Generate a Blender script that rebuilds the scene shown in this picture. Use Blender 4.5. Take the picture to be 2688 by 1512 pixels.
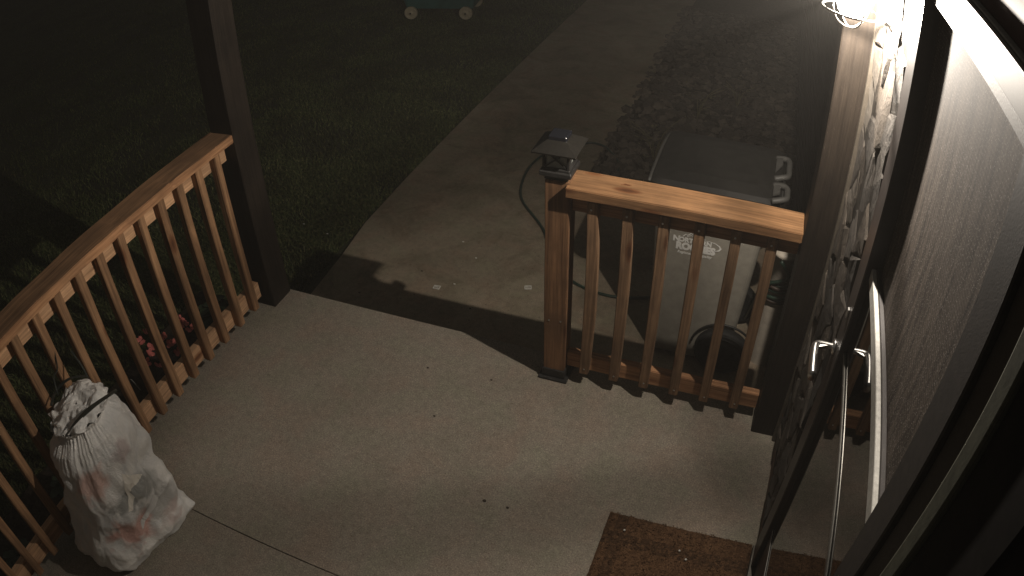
import bpy, bmesh, math, random
import numpy as np
from mathutils import Vector, Matrix, noise
random.seed(7); rng = np.random.default_rng(7)
for o in list(bpy.data.objects): bpy.data.objects.remove(o)
scene = bpy.context.scene
COL = scene.collection

# ------------------------------------------------------------------ camera
F, K1, K2 = 1945.31, -0.0375, 0.0766
PX = 2688 / 36.0
cd = bpy.data.cameras.new('porch_camera'); cam = bpy.data.objects.new('porch_camera', cd); COL.objects.link(cam)
cd.type = 'PANO'; cd.sensor_width = 36.0; cd.clip_start = 0.02; cd.clip_end = 300
cd.panorama_type = 'FISHEYE_LENS_POLYNOMIAL'
cd.fisheye_polynomial_k0 = 0.0
cd.fisheye_polynomial_k1 = -PX / F
cd.fisheye_polynomial_k2 = 0.0
cd.fisheye_polynomial_k3 = -K1 / 1344**2 * PX**3 / F
cd.fisheye_polynomial_k4 = -K2 / 1344**3 * PX**4 / F
cd.fisheye_fov = math.radians(150)
YAW, PITCH, ROLL = 0.3763, 0.9013, -0.0267
cam.matrix_world = Matrix.Translation((2.2952, 0.0, 2.2444)) @ Matrix.Rotation(YAW, 4, 'Z') @ Matrix.Rotation(PITCH, 4, 'X') @ Matrix.Rotation(ROLL, 4, 'Z')
scene.camera = cam

# ------------------------------------------------------------------ night sky, exposure
w = bpy.data.worlds.new('World'); scene.world = w; w.use_nodes = True
bg = w.node_tree.nodes['Background']
bg.inputs['Color'].default_value = (1.0, 0.93, 0.80, 1); bg.inputs['Strength'].default_value = 0.032
scene.view_settings.view_transform = 'Standard'; scene.view_settings.look = 'None'
scene.view_settings.exposure = 0.0; scene.view_settings.gamma = 1.0
scene.cycles.use_denoising = True
scene.cycles.max_bounces = 6; scene.cycles.transparent_max_bounces = 8
scene.cycles.sample_clamp_indirect = 3.0

LAMP = Vector((2.487, 1.828, 1.845))
LAMP_POWER = 150.0
VEIL_DENSITY = 0.0062  # density of the volume added for the lens veil

# ------------------------------------------------------------------ helpers
def tag(o, label=None, cat=None, group=None, kind=None):
    if label: o['label'] = label
    if cat: o['category'] = cat
    if group: o['group'] = group
    if kind: o['kind'] = kind
    return o
def empty(name, loc=(0, 0, 0), rz=0.0):
    o = bpy.data.objects.new(name, None); COL.objects.link(o); o.location = loc; o.rotation_euler = (0, 0, rz)
    o.empty_display_size = 0.05
    return o
def add(name, me, mat, parent=None, loc=None, smooth=False):
    if mat is not None and not me.materials: me.materials.append(mat)
    o = bpy.data.objects.new(name, me); COL.objects.link(o)
    if parent is not None:
        o.parent = parent
        o.matrix_parent_inverse = Matrix.Identity(4)
    if loc is not None: o.location = loc
    if smooth: me.polygons.foreach_set('use_smooth', [True] * len(me.polygons))
    return o
def bm_mesh(bm, name='mesh'):
    me = bpy.data.meshes.new(name); bm.normal_update(); bm.to_mesh(me); bm.free(); return me
def box_bm(bm, c, s, bev=0.0, rot=None, seg=1):
    m = Matrix.Translation(c)
    if rot is not None: m = m @ rot
    m = m @ Matrix.Diagonal((s[0], s[1], s[2], 1))
    r = bmesh.ops.create_cube(bm, size=1.0, matrix=m)
    if bev > 0:
        es = list({e for v in r['verts'] for e in v.link_edges})
        bmesh.ops.bevel(bm, geom=es, offset=bev, segments=seg, profile=0.5, affect='EDGES')
def box_obj(name, lo, hi, mat, parent=None, bev=0.002, ploc=(0, 0, 0), seg=1):
    """box between world corners, object origin at its centre (minus the parent's location)."""
    lo = Vector(lo); hi = Vector(hi); c = (lo + hi) / 2
    bm = bmesh.new(); box_bm(bm, (0, 0, 0), hi - lo, bev, seg=seg)
    return add(name, bm_mesh(bm, name), mat, parent, c - Vector(ploc))
def tube_mesh(pts, r, n=8, closed=False, name='tube'):
    pts = [Vector(p) for p in pts]; N = len(pts); V = []; Fc = []
    rr = r if hasattr(r, '__len__') else [r] * N
    prev = None
    for i, p in enumerate(pts):
        if closed: t = pts[(i + 1) % N] - pts[i - 1]
        else: t = pts[min(i + 1, N - 1)] - pts[max(i - 1, 0)]
        t.normalize()
        if prev is None:
            a = t.orthogonal().normalized()
        else:
            a = prev - t * prev.dot(t); a.normalize()
        prev = a; b = t.cross(a)
        for k in range(n):
            th = 2 * math.pi * k / n
            V.append(p + (a * math.cos(th) + b * math.sin(th)) * rr[i])
    for i in range(N if closed else N - 1):
        j = (i + 1) % N
        for k in range(n):
            Fc.append((i * n + k, i * n + (k + 1) % n, j * n + (k + 1) % n, j * n + k))
    if not closed:
        Fc.append(tuple(range(n))[::-1]); Fc.append(tuple((N - 1) * n + k for k in range(n)))
    me = bpy.data.meshes.new(name); me.from_pydata(V, [], Fc); me.update()
    me.polygons.foreach_set('use_smooth', [True] * len(me.polygons))
    return me
def lathe_mesh(prof, n=24, name='lathe', ax='Z'):
    V = []; Fc = []
    for (r, z) in prof:
        for k in range(n):
            a = 2 * math.pi * k / n
            if ax == 'Z': V.append((r * math.cos(a), r * math.sin(a), z))
            else: V.append((r * math.cos(a), z, r * math.sin(a)))
    for i in range(len(prof) - 1):
        for k in range(n):
            q = (i * n + k, i * n + (k + 1) % n, (i + 1) * n + (k + 1) % n, (i + 1) * n + k)
            Fc.append(q if ax == 'Z' else q[::-1])
    me = bpy.data.meshes.new(name); me.from_pydata(V, [], Fc); me.update()
    me.polygons.foreach_set('use_smooth', [True] * len(me.polygons))
    return me
def smooth_path(P, n=8):
    P = [Vector(p) for p in P]; out = []
    for i in range(len(P) - 1):
        p0 = P[max(i - 1, 0)]; p1 = P[i]; p2 = P[i + 1]; p3 = P[min(i + 2, len(P) - 1)]
        for k in range(n):
            t = k / n
            out.append(0.5 * ((2 * p1) + (-p0 + p2) * t + (2 * p0 - 5 * p1 + 4 * p2 - p3) * t * t + (-p0 + 3 * p1 - 3 * p2 + p3) * t**3))
    out.append(P[-1]); return out

# ------------------------------------------------------------------ materials
def mat_new(name):
    m = bpy.data.materials.new(name); m.use_nodes = True
    nt = m.node_tree; b = nt.nodes['Principled BSDF']; return m, nt, b
def N(nt, t, **kw):
    n = nt.nodes.new(t)
    for k, v in kw.items(): setattr(n, k, v)
    return n
def ramp(nt, fac, stops):
    r = N(nt, 'ShaderNodeValToRGB'); e = r.color_ramp.elements
    e[0].position, e[0].color = stops[0][0], (*stops[0][1], 1)
    e[1].position, e[1].color = stops[-1][0], (*stops[-1][1], 1)
    for p, c in stops[1:-1]:
        x = e.new(p); x.color = (*c, 1)
    nt.links.new(fac, r.inputs['Fac']); return r.outputs['Color']
def mix(nt, a, b, fac, mode='MIX'):
    m = N(nt, 'ShaderNodeMix', data_type='RGBA', blend_type=mode)
    for s, v in ((m.inputs[6], a), (m.inputs[7], b), (m.inputs[0], fac)):
        if isinstance(v, (int, float)): s.default_value = v
        elif isinstance(v, tuple): s.default_value = (*v, 1)
        else: nt.links.new(v, s)
    return m.outputs[2]
def coords(nt, scale=(1, 1, 1), kind='Object', rand=True):
    tc = N(nt, 'ShaderNodeTexCoord'); mp = N(nt, 'ShaderNodeMapping'); mp.inputs['Scale'].default_value = scale
    nt.links.new(tc.outputs[kind], mp.inputs['Vector'])
    if rand:
        oi = N(nt, 'ShaderNodeObjectInfo'); cb = N(nt, 'ShaderNodeCombineXYZ')
        mu = N(nt, 'ShaderNodeMath', operation='MULTIPLY'); mu.inputs[1].default_value = 37.0
        nt.links.new(oi.outputs['Random'], mu.inputs[0])
        for i in range(3): nt.links.new(mu.outputs[0], cb.inputs[i])
        nt.links.new(cb.outputs[0], mp.inputs['Location'])
    return mp.outputs['Vector']
def noise_tex(nt, vec, scale, detail=4, rough=0.6, dist=0.0):
    n = N(nt, 'ShaderNodeTexNoise'); n.inputs['Scale'].default_value = scale; n.inputs['Detail'].default_value = detail
    n.inputs['Roughness'].default_value = rough; n.inputs['Distortion'].default_value = dist
    nt.links.new(vec, n.inputs['Vector']); return n.outputs['Fac']
def bump(nt, b, h, strength=0.3, dist=0.002):
    bn = N(nt, 'ShaderNodeBump'); bn.inputs['Strength'].default_value = strength; bn.inputs['Distance'].default_value = dist
    nt.links.new(h, bn.inputs['Height']); nt.links.new(bn.outputs['Normal'], b.inputs['Normal'])

def wood(name, axis, light, dark, knot=0.9, rough=0.75, knots=()):
    m, nt, b = mat_new(name)
    s = [38.0, 38.0, 38.0]; s[axis] = 1.6
    v = coords(nt, tuple(s))
    g = noise_tex(nt, v, 1.0, 6, 0.62, 1.2)
    s2 = [130.0] * 3; s2[axis] = 5.0
    v2 = coords(nt, tuple(s2)); g2 = noise_tex(nt, v2, 1.0, 3, 0.6)
    c = ramp(nt, g, [(0.30, dark), (0.46, tuple((a + b_) / 2 for a, b_ in zip(light, dark))), (0.62, light)])
    c = mix(nt, c, ramp(nt, g2, [(0.30, (0.55, 0.50, 0.45)), (0.62, (1.08, 1.05, 1.0))]), 0.8, 'MULTIPLY')
    # knots
    s3 = [9.0] * 3; s3[axis] = 3.4
    v3 = coords(nt, tuple(s3)); vo = N(nt, 'ShaderNodeTexVoronoi'); vo.inputs['Scale'].default_value = 1.0; nt.links.new(v3, vo.inputs['Vector'])
    kn = ramp(nt, vo.outputs['Distance'], [(0.06, (0.28, 0.17, 0.12)), (0.13, (0.62, 0.45, 0.36)), (0.20, (1, 1, 1))])
    c = mix(nt, c, kn, knot, 'MULTIPLY')
    # weathering blotches
    v4 = coords(nt, (5, 5, 5)); bl = noise_tex(nt, v4, 1.0, 3)
    c = mix(nt, c, ramp(nt, bl, [(0.35, (0.72, 0.70, 0.68)), (0.6, (1.1, 1.05, 1.0))]), 0.8, 'MULTIPLY')
    for kx, ky in knots:
        tcx = N(nt, 'ShaderNodeTexCoord'); mpk = N(nt, 'ShaderNodeMapping'); mpk.inputs['Location'].default_value = (-kx * 22, -ky * 42, 0); mpk.inputs['Scale'].default_value = (22, 42, 0)
        nt.links.new(tcx.outputs['Object'], mpk.inputs['Vector']); nk = N(nt, 'ShaderNodeTexNoise'); nk.inputs['Scale'].default_value = 2.0; nt.links.new(mpk.outputs[0], nk.inputs['Vector'])
        vm = N(nt, 'ShaderNodeVectorMath', operation='LENGTH'); nt.links.new(mpk.outputs[0], vm.inputs[0])
        ma = N(nt, 'ShaderNodeMath', operation='MULTIPLY_ADD'); ma.inputs[1].default_value = 1.3; nt.links.new(nk.outputs['Fac'], ma.inputs[0]); nt.links.new(vm.outputs['Value'], ma.inputs[2])
        c = mix(nt, c, ramp(nt, ma.outputs[0], [(0.75, (0.40, 0.26, 0.2)), (0.95, (0.75, .6, .5)), (1.0, (1.0, 1.0, 1.0))]), 1.0, 'MULTIPLY')
    nt.links.new(c, b.inputs['Base Color']); b.inputs['Roughness'].default_value = rough
    b.inputs['Specular IOR Level'].default_value = 0.25
    bump(nt, b, g2, 0.45, 0.0015)
    return m
CED_L, CED_D = (0.46, 0.265, 0.145), (0.26, 0.135, 0.072)
wood_x = wood('cedar_lumber_x', 0, (0.31, 0.178, 0.090), (0.18, 0.098, 0.048), knots=((-.215, .022),))
wood_xr = wood('cedar_rail_x', 0, CED_L, CED_D)
wood_y = wood('cedar_lumber_y', 1, CED_L, CED_D)
wood_z = wood('cedar_lumber_z', 2, (0.27, 0.155, 0.085), (0.12, 0.066, 0.036))
wood_top = wood('weathered_cap_top_y', 1, (0.30, 0.182, 0.104), (0.16, 0.094, 0.056))
wood_lb = wood('cedar_baluster_left_z', 2, (0.37, 0.225, 0.128), (0.17, 0.098, 0.055))
wood_rail = wood('pale_cedar_rail_y', 1, (0.64, 0.42, 0.26), (0.44, 0.27, 0.16))
wood_zr = wood('cedar_lumber_grey_z', 2, (0.30, 0.195, 0.12), (0.14, 0.085, 0.05))
dark_wood = wood('brown_stained_post', 2, (0.024, 0.019, 0.015), (0.017, 0.0135, 0.011), knot=0.4, rough=0.6)

def concrete(name, base, blot, speck=0.5, sc=260, stain=None, rough=0.92, bs=0.5):
    m, nt, b = mat_new(name)
    v = coords(nt, (1, 1, 1), rand=False)
    fine = noise_tex(nt, v, sc, 3, 0.7); mid = noise_tex(nt, v, 34, 4, 0.6); big = noise_tex(nt, v, 1.7, 4, 0.6, 0.6)
    c = mix(nt, base, blot, ramp(nt, big, [(0.35, (0, 0, 0)), (0.65, (1, 1, 1))]))
    c = mix(nt, c, ramp(nt, fine, [(0.30, (0.35, 0.33, 0.31)), (0.46, (0.95, 0.95, 0.95)), (0.54, (1.0, 1.0, 1.0)), (0.70, (1.9, 1.86, 1.8))]), speck, 'MULTIPLY')
    c = mix(nt, c, ramp(nt, mid, [(0.3, (0.80, 0.79, 0.78)), (0.65, (1.08, 1.08, 1.08))]), 0.7, 'MULTIPLY')
    hue = noise_tex(nt, v, 5.5, 3, .6, .4); c = mix(nt, c, ramp(nt, hue, [(0.35, (1.07, 0.97, 0.93)), (0.5, (1.02, 0.99, 0.96)), (0.65, (0.98, 1.0, 0.93))]), 1.0, 'MULTIPLY')
    if stain:
        st = noise_tex(nt, v, stain, 6, 0.68, 0.8)
        c = mix(nt, c, ramp(nt, st, [(0.34, (0.42, 0.38, 0.33)), (0.47, (0.82, 0.80, 0.76)), (0.58, (1, 1, 1))]), 0.55, 'MULTIPLY')
        sp = N(nt, 'ShaderNodeTexVoronoi'); sp.inputs['Scale'].default_value = 23; nt.links.new(v, sp.inputs['Vector'])
        c = mix(nt, c, ramp(nt, sp.outputs['Distance'], [(0.07, (0.35, 0.3, 0.25)), (0.14, (1, 1, 1))]), 0.5, 'MULTIPLY')
    nt.links.new(c, b.inputs['Base Color']); b.inputs['Roughness'].default_value = rough
    b.inputs['Specular IOR Level'].default_value = 0.3
    bump(nt, b, fine, bs, 0.0012)
    return m
slab_mat = concrete('porch_slab_coating', (0.258, 0.236, 0.200), (0.225, 0.202, 0.168), 0.7, 190)
path_mat = concrete('path_concrete', (0.295, 0.255, 0.195), (0.215, 0.185, 0.138), 0.6, 200, stain=3.2)
def flat(name, col, rough=0.6, metal=0.0, spec=0.4, nsc=None, namt=0.5, bs=0.0, bsc=200, bd=0.001):
    m, nt, b = mat_new(name)
    b.inputs['Roughness'].default_value = rough; b.inputs['Metallic'].default_value = metal; b.inputs['Specular IOR Level'].default_value = spec
    v = coords(nt, (1, 1, 1))
    f = noise_tex(nt, v, nsc or 12, 5, 0.65)
    lo = tuple(x * (1 - namt) for x in col); hi = tuple(min(1, x * (1 + namt * .6)) for x in col)
    nt.links.new(ramp(nt, f, [(0.3, lo), (0.7, hi)]), b.inputs['Base Color'])
    if bs > 0: bump(nt, b, noise_tex(nt, v, bsc, 4), bs, bd)
    return m
black_metal = flat('black_powder_coat', (0.022, 0.021, 0.020), 0.5, 0, 0.4, 40)
door_dark = flat('dark_bronze_door_paint', (0.024, 0.019, 0.017), 0.42, 0, 0.5, 30, 0.3, 0.15, 400)
dark_dusty = flat('dusty_dark_trim', (0.021, 0.017, 0.0145), 0.62, 0, 0.4, 60, 0.5, 0.3, 260)
black_trim = flat('black_brown_trim', (0.010, 0.0085, 0.0075), 0.8, 0, 0.1, 30, 0.5)
silver = flat('satin_nickel', (0.72, 0.71, 0.69), 0.28, 1.0, 0.5, 60, 0.08)
alu = flat('brushed_aluminium_rail', (0.40, 0.39, 0.36), 0.5, 0.15, 0.5, 90, 0.25)
maroon = flat('maroon_siding', (0.085, 0.042, 0.036), 0.6, 0, 0.3, 20, 0.3)
dirt = flat('garden_soil', (0.045, 0.034, 0.025), 0.95, 0, 0.1, 30, 0.7, 0.9, 60, 0.01)
hose_mat = flat('green_garden_hose', (0.018, 0.038, 0.026), 0.4, 0, 0.5, 30, 0.3)
pipe_mat = flat('beige_pvc_pipe', (0.55, 0.49, 0.41), 0.5, 0, 0.4, 14, 0.25)
bin_mat = flat('grey_bin_plastic', (0.35, 0.325, 0.275), 0.55, 0, 0.4, 20, 0.15, 0.3, 420)
lid_mat = flat('dark_bin_lid_plastic', (0.018, 0.017, 0.015), 0.5, 0, 0.45, 20, 0.3, 0.3, 300)
lidlip_mat = flat('pale_bin_lid_edge', (0.062, 0.060, 0.055), 0.55, 0, 0.4, 20, 0.2)
rubber = flat('black_rubber', (0.018, 0.018, 0.017), 0.7, 0, 0.3, 60)
print_white = flat('white_print', (0.92, 0.91, 0.87), 0.6, 0, 0.3, 60, 0.12)
wheel_tan = flat('tan_plastic_wheel', (0.55, 0.48, 0.34), 0.55, 0, 0.4, 40, 0.2)
teal = flat('teal_plastic', (0.035, 0.15, 0.14), 0.5, 0, 0.4, 8, 0.3)
tie_black = flat('black_green_drawstring', (0.035, 0.040, 0.034), 0.35, 0, 0.5, 60)
bone = flat('chalky_white', (0.70, 0.68, 0.62), 0.6, 0, 0.3, 120, 0.3)
petal = flat('pink_begonia_petal', (0.70, 0.20, 0.17), 0.5, 0, 0.3, 30, 0.35)
leaf_dark = flat('dark_bronze_leaf', (0.055, 0.035, 0.025), 0.5, 0, 0.4, 30, 0.5)
leaf_green = flat('bed_plant_leaf', (0.035, 0.055, 0.025), 0.5, 0, 0.4, 30, 0.5)
pebble_mat = flat('dark_pebble', (0.06, 0.045, 0.035), 0.8, 0, 0.2, 200)
sill_mat = flat('brown_sill_board', (0.10, 0.055, 0.035), 0.7, 0, 0.3, 25, 0.4, 0.3, 150)

# ------------------------------------------------------------------ the ground, path, porch slab
G = -0.33
def grid_sheet(name, x0, x1, y0, y1, z, nx, ny, mat, amp=0.0, sc=1.0, kind='structure', parent=None):
    xs = np.linspace(x0, x1, nx + 1); ys = np.linspace(y0, y1, ny + 1)
    V = [(x, y, z + (amp * noise.noise(Vector((x * sc, y * sc, 3.1))) if amp else 0)) for y in ys for x in xs]
    Fc = [(j * (nx + 1) + i, j * (nx + 1) + i + 1, (j + 1) * (nx + 1) + i + 1, (j + 1) * (nx + 1) + i) for j in range(ny) for i in range(nx)]
    me = bpy.data.meshes.new(name); me.from_pydata(V, [], Fc); me.update()
    o = add(name, me, mat, parent); 
    if kind: o['kind'] = kind
    return o
m, nt, b = mat_new('lawn_ground')
v = coords(nt, (1, 1, 1), rand=False)
c = ramp(nt, noise_tex(nt, v, 60, 5, 0.7), [(0.3, (0.022, 0.022, 0.012)), (0.5, (0.040, 0.044, 0.020)), (0.7, (0.060, 0.056, 0.028))])
c = mix(nt, c, ramp(nt, noise_tex(nt, v, 1.3, 3), [(0.35, (0.6, 0.55, 0.5)), (0.65, (1.1, 1.1, 1.0))]), 0.8, 'MULTIPLY')
nt.links.new(c, b.inputs['Base Color']); b.inputs['Roughness'].default_value = 0.95; bump(nt, b, noise_tex(nt, v, 90, 4), 0.9, 0.01)
lawn_mat = m
ground = grid_sheet('ground', -60, 50, -30, 80, G - 0.035, 60, 60, lawn_mat)
# path (with a wider pad at the right where the bin stands)
def prism(name, poly, z0, z1, mat, bev=0.004, parent=None):
    bm = bmesh.new(); vs = [bm.verts.new((x, y, z1)) for x, y in poly]; f = bm.faces.new(vs); f.normal_update()
    if f.normal.z < 0: f.normal_flip()
    r = bmesh.ops.extrude_face_region(bm, geom=[f]); bmesh.ops.translate(bm, vec=(0, 0, z0 - z1), verts=[g for g in r['geom'] if isinstance(g, bmesh.types.BMVert)])
    bmesh.ops.recalc_face_normals(bm, faces=bm.faces)
    me = bm_mesh(bm, name); return add(name, me, mat, parent)
edge = [(0.02, 2.20), (0.03, 2.6), (0.005, 3.0), (-0.035, 3.35), (-0.045, 4.0), (-0.045, 5.0), (-0.04, 6.6), (-0.02, 14.0)]
path = prism('path', edge + [(1.25, 14.0), (1.22, 6.2), (1.17, 5.3), (1.15, 4.35), (2.70, 4.25), (2.70, 2.20)], G - 0.10, G, path_mat)
path['kind'] = 'structure'
# the porch slab: two pours with a control joint at y = 0.935
slab = empty('porch_slab'); slab['kind'] = 'structure'
JY = 0.935
box_obj('slab_section', (0.075, -1.6, -0.36), (2.64, JY - 0.0022, 0.0), slab_mat, slab, bev=0.0)
box_obj('slab_section', (0.075, JY + 0.0022, -0.36), (2.64, 2.261, 0.0), slab_mat, slab, bev=0.0)
box_obj('joint_filler', (0.08, JY - 0.0021, -0.3), (2.6, JY + 0.0021, -0.006), flat('joint_dirt', (0.05, 0.03, 0.02), 0.9), slab, bev=0.0)
# soil bed beside the slab
bed = grid_sheet('soil_bed', -0.62, 0.07, -1.6, 2.35, G + 0.03, 14, 80, dirt, amp=0.035, sc=5)

# gravel bed beyond the pad
gb = grid_sheet('gravel_bed', 1.17, 2.60, 4.3, 12.0, G - 0.012, 14, 70, flat('gravel_soil', (0.045, 0.035, 0.027), 0.95, 0, 0.1, 40, 0.6, 0.8, 60, 0.01), amp=0.02, sc=4)
def ico_verts(sub=1):
    bm = bmesh.new(); bmesh.ops.create_icosphere(bm, subdivisions=sub, radius=1.0)
    V = np.array([v.co[:] for v in bm.verts]); bm.verts.ensure_lookup_table(); Fc = np.array([[v.index for v in f.verts] for f in bm.faces]); bm.free(); return V, Fc
IV, IF = ico_verts(1)
def rocks(name, n, region, rs, mat, zb, parent=None):
    VV = []; FF = []; off = 0
    for i in range(n):
        x, y = region(); r = rs[0] + (rs[1] - rs[0]) * rng.random()**2
        s = r * np.array([1 + .5 * rng.random(), 1 + .5 * rng.random(), .5 + .4 * rng.random()])
        V = IV * (1 + rng.normal(size=(len(IV), 1)) * .12) * s
        a = rng.random() * 6.28; ca, sa = math.cos(a), math.sin(a)
        V = np.stack([V[:, 0] * ca - V[:, 1] * sa, V[:, 0] * sa + V[:, 1] * ca, V[:, 2]], 1) + (x, y, zb + s[2] * .4)
        VV.append(V); FF.append(IF + off); off += len(V)
    V = np.vstack(VV); Fc = np.vstack(FF)
    me = bpy.data.meshes.new(name); me.from_pydata(V.tolist(), [], Fc.tolist()); me.update()
    return add(name, me, mat, parent)
m, nt, b = mat_new('river_gravel')
v = coords(nt, (1, 1, 1), rand=False)
vo = N(nt, 'ShaderNodeTexVoronoi'); vo.inputs['Scale'].default_value = 14; nt.links.new(v, vo.inputs['Vector'])
c = ramp(nt, vo.outputs['Color'], [(0.15, (0.035, 0.027, 0.020)), (0.55, (0.065, 0.051, 0.038)), (0.9, (0.125, 0.102, 0.078))])
nt.links.new(c, b.inputs['Base Color']); b.inputs['Roughness'].default_value = 0.85; bump(nt, b, noise_tex(nt, v, 120, 3), .4, .003)
gravel = rocks('gravel', 2600, lambda: (1.16 + 1.40 * rng.random(), 4.33 + 4.6 * rng.random()**1.25), (0.016, 0.048), m, G - 0.005)
tag(gravel, kind='stuff')

# ------------------------------------------------------------------ grass blades
def blades(name, n, sampler, hmin, hmax, mat, zb, parent=None):
    XY = np.array([sampler() for _ in range(n)]); h = hmin + (hmax - hmin) * rng.random(n); a = rng.random(n) * 2 * np.pi; lean = .3 + .9 * rng.random(n)
    wd = .0022 + .0022 * rng.random(n); la = rng.random(n) * 2 * np.pi
    dx, dy = np.cos(a) * wd, np.sin(a) * wd; lx, ly = np.cos(la) * lean * h, np.sin(la) * lean * h
    x, y = XY[:, 0], XY[:, 1]; z = np.full(n, zb)
    P = np.stack([np.stack([x - dx, y - dy, z], 1), np.stack([x + dx, y + dy, z], 1),
                  np.stack([x + lx * .35 + dx * .8, y + ly * .35 + dy * .8, z + h * .6], 1), np.stack([x + lx * .35 - dx * .8, y + ly * .35 - dy * .8, z + h * .6], 1),
                  np.stack([x + lx, y + ly, z + h * (1 - .25 * lean)], 1)], 1).reshape(-1, 3)
    i = np.arange(n)[:, None] * 5
    me = bpy.data.meshes.new(name)
    me.vertices.add(len(P)); me.vertices.foreach_set('co', P.ravel().astype(np.float32))
    q = i + np.array([0, 1, 2, 3]); t = i + np.array([3, 2, 4])
    loops = np.concatenate([q, t], 1).ravel(); ls = (np.arange(n)[:, None] * 7 + np.array([0, 4])).ravel(); lt = np.tile([4, 3], n)
    me.loops.add(len(loops)); me.loops.foreach_set('vertex_index', loops.astype(np.int32))
    me.polygons.add(2 * n); me.polygons.foreach_set('loop_start', ls.astype(np.int32)); me.polygons.foreach_set('loop_total', lt.astype(np.int32))
    me.update(calc_edges=True); me.validate()
    return add(name, me, mat, parent)
m, nt, b = mat_new('grass_blades')
v = coords(nt, (1, 1, 1), rand=False)
c = ramp(nt, noise_tex(nt, v, 45, 3, 0.7), [(0.3, (0.036, 0.056, 0.019)), (0.5, (0.085, 0.110, 0.040)), (0.68, (0.26, 0.24, 0.12))])
c = mix(nt, c, ramp(nt, noise_tex(nt, v, 2.2, 3), [(0.35, (0.55, 0.5, 0.42)), (0.62, (1.15, 1.15, 1.05))]), 0.9, 'MULTIPLY')
nt.links.new(c, b.inputs['Base Color']); b.inputs['Roughness'].default_value = 0.6; b.inputs['Specular IOR Level'].default_value = 0.25
grass_mat = m
def lawn_s():
    while True:
        y = 2.3 + 9.5 * rng.random()**1.5; x = 0.02 + math.log(max(rng.random(), 1e-4)) * (.55 + .34 * y)
        dens = .35 + .65 * (noise.noise(Vector((x * 1.7, y * 1.7, 0))) > -.15)
        if rng.random() < dens and x < (-0.06 + .05 * noise.noise(Vector((0, y * 3, 5)))) and x > -14: return x, y
tag(blades('grass', 170000, lawn_s, .022, .06, grass_mat, G - 0.036), kind='stuff')
def lawn_s2():
    return -0.65 + math.log(max(rng.random(), 1e-4)) * 1.6, -0.6 + 3.2 * rng.random()
tag(blades('grass', 45000, lawn_s2, .022, .06, grass_mat, G - 0.036), kind='stuff')

# ------------------------------------------------------------------ porch posts
def post(lo, hi, label, base=True):
    x0, y0, z0 = lo; x1, y1, z1 = hi; cx, cy = (x0 + x1) / 2, (y0 + y1) / 2
    t = empty('porch_post', (cx, cy, z0)); tag(t, label, 'post')
    box_obj('shaft', lo, hi, dark_wood, t, 0.004, (cx, cy, z0))
    return t
p = post((0.062, 2.112, -0.002), (0.203, 2.253, 2.62), 'dark brown square porch post on the far left corner of the slab')
p2 = post((2.493, 2.078, -0.002), (2.604, 2.215, 2.62), 'dark brown porch post against the stone house wall behind the lamp')

# ------------------------------------------------------------------ railings
XL = 0.1833
def screw(parent, loc, ploc, nrm):
    me = lathe_mesh([(0.0, 0.0012), (0.0035, 0.001), (0.0042, 0.0)], 8, 'screw')
    o = add('screw', me, silver, parent, Vector(loc) - Vector(ploc))
    o.rotation_euler = Vector(nrm).to_track_quat('Z', 'Y').to_euler(); return o
RL = Vector((0.145, 0.8, 0.0))
left = empty('left_railing', RL)
tag(left, 'long cedar railing on the left of the porch beside the white garbage bag', 'railing', 'cedar porch railings')
Y0, Y1 = -0.95, 2.118

def board(name, lo, hi, mat, parent, ploc, seed, warp=0.0025, n=24, ax=1):
    """a plank with slightly worn, uneven long edges"""
    lo = Vector(lo); hi = Vector(hi); c = (lo + hi) / 2; s = hi - lo
    bm = bmesh.new(); box_bm(bm, (0, 0, 0), s, 0)
    es = [e for e in bm.edges if abs((e.verts[0].co - e.verts[1].co)[ax]) > 0.5 * s[ax]]
    bmesh.ops.subdivide_edges(bm, edges=es, cuts=n, use_grid_fill=True)
    bmesh.ops.bevel(bm, geom=[e for e in bm.edges if len(e.link_faces) == 2 and e.calc_face_angle(0) > 0.8], offset=0.0028, segments=2, affect='EDGES')
    for v_ in bm.verts:
        q = Vector((seed * 7.3, v_.co[ax] * 5, 0)); k = [i for i in range(3) if i != ax]
        for j in k: v_.co[j] += warp * noise.noise(q + Vector((0, 0, j * 9.0 + (v_.co[j] > 0) * 3)))
    return add(name, bm_mesh(bm, name), mat, parent, c - Vector(ploc))
capl = board('cap_board', (0.056, Y0, 0.912), (0.196, Y1, 0.950), wood_y, left, RL, 3, 0.003, 150)
capl.data.materials.append(wood_top)
for p_ in capl.data.polygons:
    if p_.normal.z > .8: p_.material_index = 1
for v_ in capl.data.vertices:
    wy_ = v_.co.y + (Y0 + Y1) / 2
    for yn in (1.716, 1.418):
        if v_.co.x > .06 and v_.co.z > 0 and abs(wy_ - yn) < .016: v_.co.x -= .007 * (1 - abs(wy_ - yn) / .02); v_.co.z -= .006 * (1 - abs(wy_ - yn) / .02)
board('top_rail', (0.107, Y0, 0.826), (0.145, Y1 - 0.02, 0.9115), wood_rail, left, RL, 11)
board('bottom_rail', (0.107, Y0, 0.066), (0.145, Y1 - 0.02, 0.153), wood_rail, left, RL, 12)
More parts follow.
